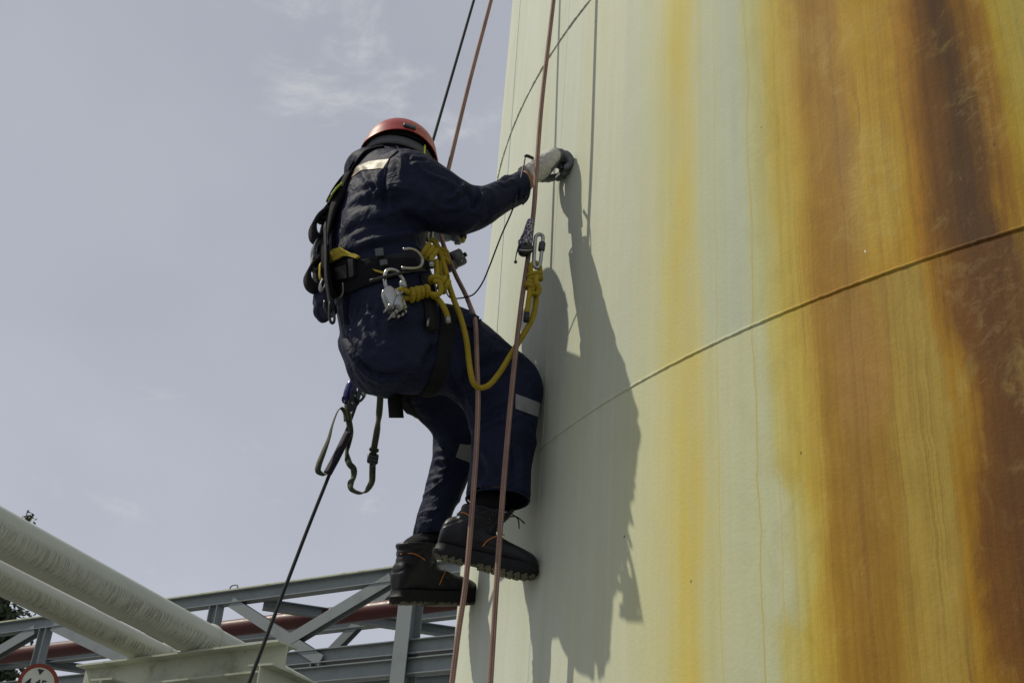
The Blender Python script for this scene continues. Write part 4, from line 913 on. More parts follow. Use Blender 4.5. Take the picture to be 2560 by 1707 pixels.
# --- boots
def make_boot(heel, toe, lean, label, skew, leg):
    """leather work boot, heel back point and toe tip on the sole plane"""
    L = np.linalg.norm(toe-heel); X = (toe-heel)/L; Z = nrm(lean-(lean@X)*X); Y = np.cross(Z, X); k = L/.305
    at_ = lambda x, y, z: heel+k*(X*(x+skew*max(0, z-.07))+Y*y+Z*z)
    bo = empty('boot', tuple(map(float, heel))); bo.parent = person; bo['label'] = label
    mb = MB(); se = lambda x, hw, z0, z1: (at_(x, 0, (z0+z1)/2), k*Z*(z1-z0)/2, k*Y*hw)
    mb.loft([se(.006, .020, .035, .085), se(.018, .034, .022, .115), se(.06, .039, .020, .135), se(.11, .040, .020, .128), se(.155, .043, .020, .108), se(.20, .049, .020, .092), se(.245, .051, .020, .082), se(.28, .044, .021, .072), se(.298, .028, .026, .058)], 22, sub=3, power=2.3)
    mb.loft([(at_(.070, 0, .05), k*X*.056, k*Y*.038), (at_(.073, 0, .09), k*X*.064, k*Y*.041), (at_(.074, 0, .122), k*X*.062, k*Y*.044), (at_(.076, 0, .148), k*X*.064, k*Y*.047), (at_(.078, 0, .166), k*X*.066, k*Y*.049)], 24, sub=3)
    mb.loft([(at_(.128, 0, .10), k*X*.016, k*Y*.030), (at_(.134, 0, .145), k*X*.012, k*Y*.028), (at_(.146, 0, .185), k*X*.006, k*Y*.028)], 14, sub=3)
    me = remesh(mb, 'upper', .0036, 4); c = get_co(me); nn = get_no(me); lc = ((c-heel)/k); ly, lz = lc@Y, lc@Z; lx = lc@X-skew*np.maximum(0, lz-.07)
    back = np.clip((.115-lx)/.04, 0, 1); d_ = np.zeros(len(c))
    for zz in (.130, .149): d_ -= .002*np.exp(-((lz-zz-.12*(lx-.03))/.0035)**2)*back
    d_ += .003*np.exp(-((lz-.160)/.007)**2)+.0018*np.sin(lz*300)*np.exp(-((lx-.16)/.03)**2)*(lz > .05)*(lz < .13)
    d_ -= .003*np.exp(-((lx-.178-(lz-.06)*-.5)/.003)**2)*(lz < .11)                  # toe cap seam
    d_ -= .0025*np.exp(-((lz-.130-.9*(lx-.055))/.003)**2)*(lx < .10)
    set_co(me, c+nn*(k*d_)[:, None]); up_ = link('upper', me, M_LEATHER, bo); ub = bvh_of(me)
    # sole: outline with side wall, tread blocks under it
    xs = [.0, .006, .03, .07, .11, .15, .20, .245, .28, .300, .3075]; ws = [.012, .026, .040, .041, .039, .043, .0525, .0545, .046, .030, .010]
    out = [(x, w) for x, w in zip(xs, ws)]; P_, _ = smooth_path(np.array([(x, w, 0) for x, w in out]), np.zeros(len(out)), 3)
    ol = [(x, w) for x, w, _ in P_]+[(x, -w) for x, w, _ in P_[::-1]]; n = len(ol); V = []; rise = lambda x: .010*max(0, (x-.23)/.07)**1.6; 
    arch = lambda x: .010*math.exp(-((x-.115)/.022)**2)
    for z, g_ in ((.0, .96), (.006, 1.0), (.018, 1.015), (.022, .985), (.036, .97)):
        for x, w in ol: V.append(at_((x-.15)*g_+.15, w*g_, z+rise(x)*(1 if z < .03 else .8)+(arch(x) if z == 0 else 0)))
    F = [(l*n+i, l*n+(i+1) % n, (l+1)*n+(i+1) % n, (l+1)*n+i) for l in range(4) for i in range(n)]+[tuple(range(n))[::-1], tuple(4*n+i for i in range(n))]
    b = MB(); b.add(V, F); so = b.build('sole', M_RUBBER, bo); so.data.set_sharp_from_angle(angle=math.radians(40))
    for x in np.arange(.016, .30, .021):
        if .096 < x < .138: continue
        w = np.interp(x, xs, ws)
        for s in (-1, 1):
            for j in ((.80, .16), (.36, .24)):
                yy = s*w*j[0]; b = MB(); b.box(at_(x+(.004 if j[0] < .5 else 0), yy, +.0008+rise(x)), k*(X*.0088+Y*s*.003), k*Y*w*j[1]*1.2, k*Z*.0036); b.build('tread_block', M_MUD, so, smooth=False)
    # laces, hooks, piping
    def on(x, y, z, dirv, off=.002):
        r = ub.ray_cast(Vector(at_(x, y, z)+dirv*.12), Vector(-dirv), .2); return (np.array(r[0])+dirv*off) if r[0] is not None else at_(x, y, z)
    fr = nrm(X+Z*.35); b = MB(); rows = [(.15, .112), (.143, .126), (.138, .139), (.136, .152), (.137, .164)]; Lp = []
    for i, (x, z) in enumerate(rows):
        for s in (1, -1): Lp.append(on(x-.02, .019*(s if i % 2 else -s), z-.006, nrm(fr+Y*.25*(s if i % 2 else -s)), .003))
    b.tube(Lp, .0019*k, 6, sub=3); e = Lp[-1]; b.tube([e, e+X*.02+Z*.004, e+X*.045-Z*.008], .0018, 6, sub=3); b.tube([Lp[-2], Lp[-2]+X*.025-Z*.01, Lp[-2]+X*.035-Z*.035], .0018, 6, sub=3); b.build('lace', M_LACE, bo)
    for i, (x, z) in enumerate(rows):
        for s in (1, -1):
            c0 = on(x-.028, .031*s, z-.004, nrm(Y*s+fr*.35), .0015); dn = nrm(Y*s+fr*.35); tt = nrm(np.cross(dn, Z)); rg = [c0+(tt*math.cos(q)+np.cross(dn, tt)*math.sin(q))*.0045 for q in np.linspace(0, 6.28, 11)[:-1]]
            b = MB(); b.tube(rg, .0014, 6, closed=True); b.build('eyelet', M_DARKMETAL, bo)
    for s in (1, -1):
        b = MB(); b.tube([on(x, y*s, z, nrm(Y*s+X*a), .0005) for x, y, z, a in ((.172, .02, .105, .3), (.155, .035, .090, 0), (.143, .045, .070, 0), (.135, .045, .052, 0))], .0016, 6, sub=3); b.build('piping', M_PIPING, bo)
        b = MB(); b.tube([on(x, y*s, z, nrm(Y*s*a-X*(1-a)), .0005) for x, y, z, a in ((.02, .004, .134, .1), (.03, .03, .136, .7), (.05, .045, .130, 1.), (.072, .045, .118, 1.))], .0015, 6, sub=3); b.build('piping', M_PIPING, bo)
    # sock
    b = MB(); b.loft([(at_(.076, 0, .13), k*X*.050, k*Y*.040), (at_(.080, 0, .170), k*X*.048, k*Y*.040), (leg, k*X*.046, k*Y*.042)], 18, sub=3); b.build('sock', M_BLACKCLOTH, bo)
    return bo
make_boot(S(1080, 1388, .205), S(1339, 1453, .292), nrm(UP*.97+RT*.16), 'near boot with its toe pressed on the tank', .42, thigh_r[-1][0]*.8+thigh_r[-2][0]*.2-FW*.015)
make_boot(S(984, 1507, -.195), S(1182, 1513, -.31), nrm(UP*.99+RT*.12), 'lower far boot with its toe resting on the tank', .10, thigh_l[-1][0]*.8+thigh_l[-2][0]*.2)

# --- gloves
def make_glove(wrist, fwd, up, side, curl, label, flip=1, sc=1.0):
    """gloved hand: palm, four bent fingers of different length, thumb; side points to the little finger"""
    X, Z = nrm(fwd), nrm(up-(up@nrm(fwd))*nrm(fwd)); Y = nrm(np.cross(Z, X))*1.0
    if Y@side < 0: Y = -Y
    at_ = lambda x, y, z: wrist+sc*(X*x+Y*y+Z*z); mb = MB()
    mb.loft([(at_(-.035, 0, 0), Y*.035*sc, Z*.031*sc), (at_(-.005, 0, 0), Y*.035*sc, Z*.031*sc), (at_(.03, 0, .000), Y*.041*sc, Z*.033*sc), (at_(.065, 0, .004), Y*.046*sc, Z*.028*sc), (at_(.088, 0, .006), Y*.043*sc, Z*.019*sc)], 22, sub=3, power=2.4)
    for j, (y, l) in enumerate(((-.032, .92), (-.011, 1.0), (.011, .95), (.032, .80))):
        a = 0; p = np.array([.082, y, .006]); pts = [np.array([.060, y*.9, .004]), p]
        for seg, bend in ((.043*l, curl[0]), (.029*l, curl[1]), (.022*l, curl[2])):
            a += bend; p = p+np.array([math.cos(a)*seg, -.004*np.sign(y)*0, -math.sin(a)*seg]); pts.append(p)
        mb.tube([at_(*q) for q in pts], [.0115*sc, .0118*sc, .0112*sc, .0104*sc, .0088*sc], 12, sub=3); mb.ball(at_(*pts[-1]), .0088*sc, n=10, m=6)
    th = [(.012, -.030, -.008), (.036, -.052, -.018), (.068, -.052, -.034), (.092, -.040, -.044)]
    mb.tube([at_(*q) for q in th], [.015*sc, .0135*sc, .012*sc, .010*sc], 12, sub=3); mb.ball(at_(*th[-1]), .010*sc, n=10, m=6)
    me = remesh(mb, 'glove', .0024, 3); c = get_co(me); nn = get_no(me); lc = (c-wrist)/sc; lx, lz = lc@X, lc@Z
    d_ = -.0022*np.exp(-((lx+.008)/.005)**2)+.0012*vnoise(c, 170, 4)*(lx < .06)+.0012*np.sin(lx*420)*(lx > .085)
    set_co(me, c+nn*d_[:, None]); me.materials.append(M_GLOVE); me.materials.append(M_COAT)
    fc = np.array([p.center[:] for p in me.polygons]); l = (fc-wrist)/sc; fx, fz = l@X, l@Z; fn = np.array([p.normal[:] for p in me.polygons])@Z
    mi = ((fx > .078+.010*np.sin((l@Y)*150)) | (fz < -.020+.25*(fx-.045)) & (fx > .03)).astype(np.int32); me.polygons.foreach_set('material_index', mi)
    o = link('glove', me, None, person); o['label'] = label; 
    return o, at_
gw = S(1335, 428, .338); gt = S(1405, 386, .350)
glove, gat = make_glove(gw, gt-gw, nrm(UP*.80-FW*.35+RT*.12), RT, (.85, 1.25, .9), 'white glove with grey coated fingers curled against the tank', sc=1.06)
make_glove(wl+FW*.045, nrm(FW*.9+UP*.2+RT*.3), nrm(UP*.6-RT*.5), -RT, (.6, .9, .8), 'white glove holding the front rope')

# ================================================================== safety harness
torso_up = nrm(torso[3][0]-torso[6][0])
harness = empty('safety_harness', tuple(map(float, torso[5][0]))); tag(harness, 'black full body safety harness with yellow padding worn over the coveralls', 'harness')
b1, b2, b3 = S(965, 662, LT+.195), S(818, 694, LT), S(1066, 655, LT)
bax = nrm(np.cross(b2-b1, b3-b1)); bax = bax if bax[2] > 0 else -bax; bc = (b2+b3)/2
wrap(bc, bax, -FW, -180, 180, 72, .052, .004, .007, .29, 'waist_belt', M_WEBK, harness)
wrap(bc-bax*.008, bax, -FW, -105, 105, 60, .105, .002, .011, .29, 'back_pad', M_BLACKCLOTH, harness, nw=6, taper=([0, .25, .5, .75, 1], [.35, .8, 1, .8, .35]))
hstrip([(819, 644), (845, 626), (862, 620), (885, 632), (907, 646)], [(822, 650), (836, 658), (850, 652), (868, 641), (900, 650)], 16, 5, .012, .007, 'yellow_pad', M_YEL, harness)
hstrip([(938, 676), (965, 684)], [(944, 682), (963, 688)], 6, 2, .012, .004, 'yellow_trim', M_YEL, harness)
for q in ([(943, 630), (960, 629), (962, 644), (945, 645)], [(954, 656), (970, 654), (972, 668), (957, 670)]): hpatch(q, 4, 4, .012, .005, 'belt_keeper', M_STRAPG, harness)
for q in ([(852, 668), (880, 660), (884, 694), (856, 700)], [(884, 652), (896, 650), (899, 690), (888, 694)]): hpatch(q, 5, 5, .014, .008, 'buckle', M_PLASTIC, harness)
def surf(x, y, off, lat):
    h = hit(x, y, cbvh, off); return h if h is not None else S(x, y, lat)
b = MB(); b.tube([S(x, y, l) for x, y, l in ((1008, 624, .41), (1025, 622, .41), (1040, 627, .405), (1052, 640, .40), (1056, 654, .395), (1049, 667, .40), (1034, 671, .405), (1004, 670, .41))], .0048, 10, sub=4); b.build('side_ring', M_STEEL, harness)
b = MB(); b.tube([S(x, y, l) for x, y, l in ((925, 702, .40), (970, 690, .405), (1010, 681, .40), (1040, 677, .39), (1062, 674, .37))], .0042, 8, sub=4); b.build('gear_loop', M_PLASTIC, harness)
b = MB(); b.tube([surf(x, y, .014, .2) for x, y in ((868, 706), (867, 730), (858, 750), (845, 758), (834, 750))], .003, 8, sub=4); b.build('gear_loop', M_ALLOY, harness)
b = MB(); b.loft([sec((846, 445), (885, 455), .14, .05), sec((820, 500), (862, 515), .14, .06), sec((798, 550), (842, 560), .14, .065), sec((784, 610), (826, 615), .14, .07), sec((778, 660), (825, 660), .14, .075), sec((780, 710), (830, 705), .14, .075), sec((798, 765), (840, 755), .14, .06)], 16, sub=4); b.build('dorsal_pad', M_BLACKCLOTH, harness)
# leg loops
for q, lab in ((thigh_r, 1), (thigh_l, 0)):
    c0 = q[1][0]*.6+q[2][0]*.4; ax = nrm(q[2][0]-q[0][0]); wrap(c0, ax, UP, -180, 180, 60, .042, .002, .004, .17, 'leg_loop', M_BLACKCLOTH, harness)
b = MB(); b.band([surf(1058, 690, .012, .26), surf(1064, 730, .012, .27), surf(1068, 780, .012, .28), surf(1072, 830, .014, .29)], [FW]*4, .035, .003, sub=4); b.build('riser_strap', M_WEBK, harness)
b = MB(); b.box(surf(1058, 804, .016, .28), FW*.003, UP*.012, RT*.002); b.build('zip_pull', M_ALLOY, harness)
b = MB(); b.band([S(986, 968, .16), S(988, 1005, .15), S(991, 1044, .145)], [FW]*3, .042, .004, sub=3); b.build('strap_end', M_WEBK, harness)
b = MB(); b.band([S(1012, 1000, .02), S(1028, 1030, .0), S(1048, 1046, -.02)], [nrm(FW-UP*.3)]*3, .032, .004, sub=3); b.build('strap_end', M_WEBK, harness)
# back straps: a dorsal band standing off the back, shoulder strap and a cascade of folded tails
LB = .15
def strap(pts, width=.045, mat=None, name='back_strap', wd=None, th=.003):
    b = MB(); P = [S(*(p if len(p) == 3 else (*p, LB))) for p in pts]; b.band(P, [wd if wd is not None else RT]*len(P), width, th, sub=5); return b.build(name, mat or M_WEBK, harness)
strap([(965, 376, .24), (935, 380, .22), (905, 392, .20), (878, 425, .18), (852, 475, .17), (829, 530, .16), (812, 580), (803, 630), (802, 690), (812, 745)], .05)
strap([(905, 386, .05), (876, 415, .08), (850, 466, .11), (826, 520, .13), (806, 575), (795, 625)], .045)
strap([(868, 432), (846, 455), (824, 486), (822, 497), (836, 488), (848, 478), (852, 466)], .04)
b = MB(); b.band([S(848, 468, .18), S(836, 479, .185), S(827, 492, .185)], [RT]*3, .043, .004, sub=3); b.build('marker_tab', M_LIME, harness)
strap([(836, 492), (822, 506), (813, 520), (820, 524), (833, 510), (838, 498)], .035, M_STRAPG)
strap([(828, 505), (806, 528), (798, 545), (808, 552), (822, 532)], .04)
strap([(812, 530), (792, 548), (782, 568), (784, 590), (796, 598), (808, 580), (815, 560)], .05, M_BLACKCLOTH, 'folded_tail', th=.012)
strap([(806, 585), (790, 605), (783, 628), (786, 650), (800, 640), (810, 612), (808, 594)], .035, M_STRAPG, 'folded_tail', th=.006)
strap([(800, 600), (782, 640), (780, 668), (790, 676), (806, 650)], .025, M_STRAPL, 'folded_tail')
strap([(800, 648), (778, 668), (768, 690), (774, 712), (792, 722), (806, 706), (808, 680)], .05, M_BLACKCLOTH, 'folded_tail', th=.010)
strap([(818, 572, .22), (816, 590, .22), (818, 612, .22)], .010, M_STRAPL, 'strap_edge')
strap([(800, 660, .19), (799, 690, .195), (806, 705, .195)], .014, M_YEL, 'yellow_trim')
strap([(806, 700, .20), (800, 715, .20), (806, 725, .20), (814, 708, .20)], .02, M_ALLOY, 'strap_adjuster', th=.006)
strap([(812, 560, .22), (814, 620, .23), (815, 690, .23), (824, 750, .23), (834, 790, .22)], .022)
mb = MB(); mb.ball(S(809, 762, .13), FW*.024, RT*.06, UP*.030); mb.ball(S(818, 780, .13), FW*.022, RT*.05, UP*.022); mb.ball(S(803, 742, .13), FW*.020, RT*.06, UP*.020)
pm = remesh(mb, 'rear_pouch', .006, 4); cc = get_co(pm); set_co(pm, cc+get_no(pm)*(.004*vnoise(cc, 60, 12))[:, None]); link('rear_pouch', pm, M_NAVY, harness)
b = MB(); b.tube([S(x, y, .23) for x, y in ((830, 745), (824, 765), (824, 795), (830, 808), (836, 800), (834, 775), (828, 750))], .004, 8, sub=4); b.build('gear_loop', M_PLASTIC, harness)
b = MB(); b.tube([S(x, y, .22) for x, y in ((812, 752), (812, 770), (822, 785), (828, 770))], .004, 8, sub=4); b.build('gear_loop', M_PLASTIC, harness)

# ================================================================== ropes
def outside(p, m):
    v = p[:2]-TC; r = np.linalg.norm(v)
    return p if r >= TR+m else np.array([*(TC+v/r*(TR+m)), p[2]])
def rope(name, pts, r, mat, label, up_to=8.97, down_to=None, n=12, sub=8):
    P = [S(*p) for p in pts]; head = []
    if up_to:
        d = P[0]-P[1]; d /= d[2]; L = up_to-P[0][2]; head = [outside(P[0]+d*L*t, r*1.6) for t in (1, .8, .6, .45, .3, .15)]
        head = [outside(np.array([*(TC+nrm(head[0][:2]-TC)*(TR-.10)), up_to+.09]), 0) if False else np.array([*(TC+nrm(head[0][:2]-TC)*(TR-.05)), up_to+.07])]+[np.array([*(TC+nrm(head[0][:2]-TC)*(TR+.075)), up_to-.0])]+head[1:]
    tail = []
    if down_to is not None:
        d = P[-1]-P[-2]; d /= -d[2]; L = P[-1][2]-down_to; tail = [outside(P[-1]+d*L*t, r*2) for t in (.25, .5, .75, 1)]
    b = MB(); b.tube(head+P+tail, r, n, sub=sub); o = b.build(name, mat); tag(o, label, 'rope', 'climbing ropes'); return o
rope('rope', [(1185, 0, -.45), (1135, 172, -.45), (1080, 360, -.45), (985, 690, -.44), (894, 1000, -.43), (760, 1345, -.42), (622, 1707, -.41)], .0056, M_ROPEK, 'taut black rope slanting behind the helmet down past the pale beam', down_to=GROUND+.02)
rope('rope', [(1228, 0, .085), (1170, 220, .085), (1117, 440, .085), (1098, 520, .09), (1099, 570, .10), (1112, 622, .11), (1138, 685, .115), (1163, 735, .14), (1177, 770, .20), (1186, 794, .32), (1190, 830, .355), (1192, 900, .358), (1195, 1000, .36), (1192, 1100, .36), (1185, 1210, .36), (1166, 1440, .36), (1146, 1580, .36), (1130, 1707, .36)], .0069, M_ROPEB, 'brown working rope from his chest hanging nearer the far boot', down_to=GROUND+.02)
rope('rope', [(1384, 0, .41), (1355, 250, .41), (1341, 430, .41), (1335, 520, .41), (1322, 630, .41), (1302, 770, .41), (1279, 980, .41), (1256, 1250, .41), (1240, 1480, .41), (1226, 1707, .41)], .0069, M_ROPEB, 'brown backup rope passing in front of the white glove', down_to=GROUND+.02)

# ================================================================== rope grab, carabiner and yellow lanyard by the tank
LG = .425
grab = empty('rope_grab', tuple(map(float, S(1312, 600, LG)))); tag(grab, 'speckled rope grab clamped on the brown rope below the glove', 'rope grab')
gx, gy = nrm(S(1340, 600, LG)-S(1310, 600, LG)), UP
b = MB(); b.loft([(S(1327, 549, LG), gx*.010, RT*.010), (S(1325, 560, LG), gx*.013, RT*.013), (S(1320, 580, LG), gx*.015, RT*.015), (S(1316, 596, LG), gx*.020, RT*.017), (S(1313, 612, LG), gx*.021, RT*.018), (S(1312, 621, LG), gx*.016, RT*.014)], 18, sub=4); b.build('handle', M_SPECK, grab)
b = MB(); b.loft([(S(1312, 612, LG), gx*.018, RT*.015), (S(1313, 622, LG), gx*.021, RT*.018), (S(1314, 632, LG), gx*.019, RT*.016), (S(1314, 638, LG), gx*.012, RT*.011)], 16, sub=3, power=3); b.build('housing', M_PLASTIC, grab)
b = MB(); b.ball(S(1315, 604, LG+.022), .0058, n=12, m=8); b.build('bolt', M_STEEL, grab)
b = MB(); b.tube([S(1314+17*math.cos(t), 623+3.2*math.sin(t), LG+.012+.012*math.sin(t)) for t in np.linspace(.3, 2.8, 8)], .0022, 6, sub=3); b.build('trim', M_ALLOY, grab)
b = MB(); b.tube([S(1301+5*math.cos(t), 605+6*math.sin(t), LG) for t in np.linspace(0, 6.28, 11)[:-1]], .002, 6, closed=True); b.build('ring', M_STEEL, grab)
b = MB(); b.tube([S(1299, 612, LG), S(1294, 625, LG), S(1290, 640, LG), S(1289, 652, LG)], [.0035, .0022, .0016, .0016], 8, sub=3); b.ball(S(1289, 655, LG), .005, n=10, m=6); b.build('toggle_cord', M_DARKMETAL, grab)
def carabiner(name, pts, barrel, label, mat=M_ALLOY, r=.0055, group='carabiners'):
    e = empty(name, tuple(map(float, pts[0]))); tag(e, label, 'carabiner', group)
    b = MB(); b.tube(pts, r, 10, closed=True, sub=5); b.build('frame', mat, e)
    b = MB(); a_, c_ = barrel; b.tube([a_, a_*.9+c_*.1, a_*.1+c_*.9, c_], [r*1.3, r*1.75, r*1.75, r*1.3], 12); b.build('lock_sleeve', M_DARKMETAL if mat is M_ALLOY else M_ALLOY, e); return e
carabiner('carabiner', [S(x, y, LG+.005) for x, y in ((1338, 600), (1341, 590), (1349, 586), (1357, 592), (1356, 612), (1353, 640), (1350, 660), (1343, 670), (1336, 664), (1335, 640))], (S(1356, 606, LG+.005), S(1353, 628, LG+.005)), 'grey alloy carabiner joining the rope grab to the yellow knot')
RY = .0078
lan = empty('lanyard', tuple(map(float, S(1335, 715, LG)))); tag(lan, 'long yellow rope lanyard drooping in a deep loop to the upper knot', 'lanyard', 'yellow lanyards')
P = [(1338, 705, .42), (1340, 740, .42), (1337, 775, .42), (1325, 808, .415), (1303, 845, .405), (1276, 888, .395), (1250, 930, .385), (1224, 961, .375), (1200, 969, .365), (1183, 955, .37), (1174, 915, .368), (1166, 850, .365), (1152, 795, .36), (1133, 745, .355), (1120, 705, .345), (1117, 690, .335)]
b = MB(); b.tube([S(*p) for p in P], RY, 14, sub=6); b.build('strand', M_ROPEY, lan)
b = MB(); b.tube([S(*p) for p in ((1327, 715, .43), (1322, 750, .43), (1317, 785, .43))], RY, 14, sub=4); b.build('tail', M_ROPEY, lan)
b = MB(); b.tube([S(1317.3, 783, .43), S(1315, 803, .43)], RY*1.06, 14); b.build('tail_cap', M_PLASTIC, lan)
b = MB(); b.tube([S(*p) for p in ((1330, 690, LG), (1326, 676, LG), (1328, 664, LG), (1337, 657, LG), (1347, 663, LG), (1350, 676, LG), (1348, 692, LG))], RY*.95, 14, sub=5); b.build('eye_loop', M_ROPEY, lan)
def coil(c, ax, u, v, a, e, turns, r, pitch, name='knot_coil', par=None, ph=0.0):
    """rope wound round an axis; a, e = half sizes along u, v"""
    n = int(12*turns); pts = [c+ax*pitch*(i/12-turns/2)+u*a*math.cos(2*math.pi*i/12+ph)+v*e*math.sin(2*math.pi*i/12+ph) for i in range(n+1)]
    b = MB(); b.tube(pts, r, 12, sub=3); return b.build(name, M_ROPEY, par)
kx = nrm(S(1360, 700, LG)-S(1310, 700, LG)); kz = UP
coil(S(1337, 693, LG), nrm(kz-kx*.2), nrm(kx+kz*.15), RT, .0175, .014, 1.6, RY*.95, .012, par=lan); coil(S(1331, 716, LG), nrm(kz+kx*.5), nrm(kx-kz*.5), RT, .0165, .014, 1.5, RY*.95, .012, par=lan, ph=1.0)
coil(S(1336, 728, LG), nrm(kz-kx*.5), nrm(kx+kz*.5), RT, .0135, .013, 1.2, RY*.95, .012, par=lan, ph=2.0)
b = MB(); b.tube([S(*p) for p in ((1342, 690, LG+.02), (1340, 705, LG+.024), (1348, 722, LG+.022), (1342, 738, LG+.012))], RY, 12, sub=4); b.build('knot_crossing', M_ROPEY, lan)
SG = lambda x, y, l=0.0: S(x, y, l+.02)
# chest knots of the long lanyard
LC = .335
coil(SG(1071, 633, LC), nrm(FW+UP*-.5), nrm(UP+FW*.5), RT, .021, .016, 2.4, RY, .013, par=lan); coil(SG(1108, 640, LC-.03), nrm(UP*1.0-FW*.25), FW, RT, .011, .011, 2.6, RY, .014, par=lan)
b = MB(); b.tube([SG(*p) for p in ((1076, 600, .30), (1085, 603, .305), (1094, 617, .31), (1102, 640, .32), (1110, 665, .33), (1118, 692, .335))], RY, 12, sub=5); b.build('strand', M_ROPEY, lan)
b = MB(); b.tube([SG(*p) for p in ((1079, 640, LC+.02), (1079, 655, LC+.02))], RY*.95, 12, sub=3); b.build('tail', M_ROPEY, lan); b = MB(); b.tube([SG(1079, 654, LC+.02), SG(1078, 669, LC+.02)], RY, 12); b.build('tail_cap', M_ALLOY, lan)
b = MB(); b.tube([SG(*p) for p in ((1090, 650, LC+.01), (1092, 675, LC+.01), (1092, 690, LC+.01))], RY, 12, sub=4); b.build('strand', M_ROPEY, lan); b = MB(); b.tube([SG(*p) for p in ((1103, 655, LC-.01), (1101, 675, LC-.01), (1104, 695, LC-.01))], RY, 12, sub=4); b.build('strand', M_ROPEY, lan)
# short lanyard with barrel knot and overhand knot
sl = empty('lanyard', tuple(map(float, SG(1020, 735, .31)))); tag(sl, 'short yellow rope with fat barrel knot beside the hip carabiner', 'lanyard', 'yellow lanyards')
LS = .365
coil(SG(1053, 731, LS), nrm(SG(1080, 726, LS)-SG(1030, 738, LS)), UP, RT, .0125, .0125, 2.6, RY, .0165, par=sl); coil(SG(1036, 736, LS), nrm(SG(1080, 726, LS)-SG(1030, 738, LS)), UP, RT, .0155, .0145, 1.6, RY, .0165, par=sl)
b = MB(); b.tube([SG(*p) for p in ((1030, 737, LS), (1018, 729, LS+.01), (1006, 724, LS+.01), (997, 727, LS+.012), (994, 735, LS), (1003, 744, LS-.005), (1020, 745, LS-.003), (1032, 741, LS))], RY*.95, 12, sub=5); b.build('eye_loop', M_ROPEY, sl)
b = MB(); b.tube([SG(*p) for p in ((1066, 730, LS), (1085, 737, LS+.012), (1099, 733, LS+.015), (1103, 720, LS+.015), (1098, 706, LS+.015), (1089, 703, LS+.012), (1086, 700, LS), (1080, 708, LS-.012), (1076, 700, LS), (1083, 692, LS+.012), (1096, 694, LS+.014), (1106, 703, LS+.006))], RY, 12, sub=5); b.build('strand', M_ROPEY, sl)
coil(SG(1110, 712, LS-.005), nrm(FW+UP*-.7), nrm(UP+FW*.6), RT, .015, .014, 1.7, RY, .015, par=sl)
b = MB(); b.tube([SG(*p) for p in ((1078, 738, LS-.002), (1092, 745, LS), (1106, 762, LS+.002), (1116, 783, LS+.002), (1119, 795, LS))], RY, 12, sub=5); b.build('tail', M_ROPEY, sl); b = MB(); b.tube([SG(1118.6, 792, LS), SG(1121, 808, LS)], RY*1.05, 12); b.build('tail_cap', M_ALLOY, sl)
# chest links
carabiner('carabiner', [SG(x, y, .22) for x, y in ((1072, 566), (1080, 572), (1078, 590), (1074, 606), (1068, 600), (1067, 580))], (SG(1075, 566, .22), SG(1078, 580, .22)), 'small steel chest carabiner under the raised sleeve', M_STEEL, .0042)
carabiner('carabiner', [SG(x, y, .375) for x, y in ((992, 678), (976, 674), (965, 680), (962, 700), (966, 718), (978, 730), (992, 735), (1006, 728), (1010, 712), (1007, 698), (1000, 688))], (SG(1006, 703, .375), SG(1010, 721, .375)), 'silver hip carabiner clipped to the belt above the steel clamp', M_STEEL, .0056)
# steel clamp on the hip
cl = empty('rope_clamp', tuple(map(float, SG(985, 755, .32)))); tag(cl, 'shiny steel rope clamp dangling from the hip carabiner', 'clamp')
A0_, A1_ = SG(968, 724, .38), SG(984, 778, .38)
u_ = nrm(A1_-A0_); w_ = nrm(np.cross(u_, RT))
for k, (o_, sgn) in enumerate(((.010, 1), (-.010, -1))):
    b = MB(); b.loft([(A0_+RT*o_-u_*.004, w_*.010, RT*.005), (A0_+RT*o_+u_*.012, w_*.017, RT*.006), (A0_+RT*o_+u_*.045, w_*.015, RT*.006), (A0_+RT*o_+u_*.064, w_*.013, RT*.005)], 14, sub=4, power=2.6); b.build('side_plate', M_STEEL, cl)
B0, B1 = SG(986, 726, .38), SG(1012, 775, .38); u2 = nrm(B1-B0); w2 = nrm(np.cross(u2, RT))
b = MB(); b.loft([(B0, w2*.006, RT*.012), (B0*.6+B1*.4, w2*.012, RT*.014), (B1, w2*.008, RT*.010)], 14, sub=4, power=2.8); b.build('cam', M_STEEL, cl)
for p, r_ in (((976, 764, .405), .0068), ((1008, 762, .40), .006), ((992, 778, .40), .0065), ((1014, 779, .39), .005), ((984, 785, .395), .005)):
    b = MB(); c0 = SG(*p); b.tube([c0-RT*.045, c0-RT*.04, c0, c0+RT*.004], [r_*.7, r_, r_, r_*.6], 12); b.build('pin', M_STEEL, cl)
b = MB(); c0 = SG(995, 776, .38); b.tube([c0+(u_*math.cos(t)+w_*math.sin(t))*.016 for t in np.linspace(0, 6.28, 21)[:-1]], .0042, 8, closed=True); b.build('wheel', M_STEEL, cl)
b = MB(); b.tube([SG(1000, 742, .39), SG(996, 760, .40), SG(1004, 776, .40)], [.010, .013, .009], 12, sub=3); b.build('trigger', M_ALLOY, cl)
for q in ((984, 790), (996, 791), (1006, 786)): b = MB(); b.ball(SG(*q, .39), .006, n=10, m=6); b.build('tooth', M_STEEL, cl)

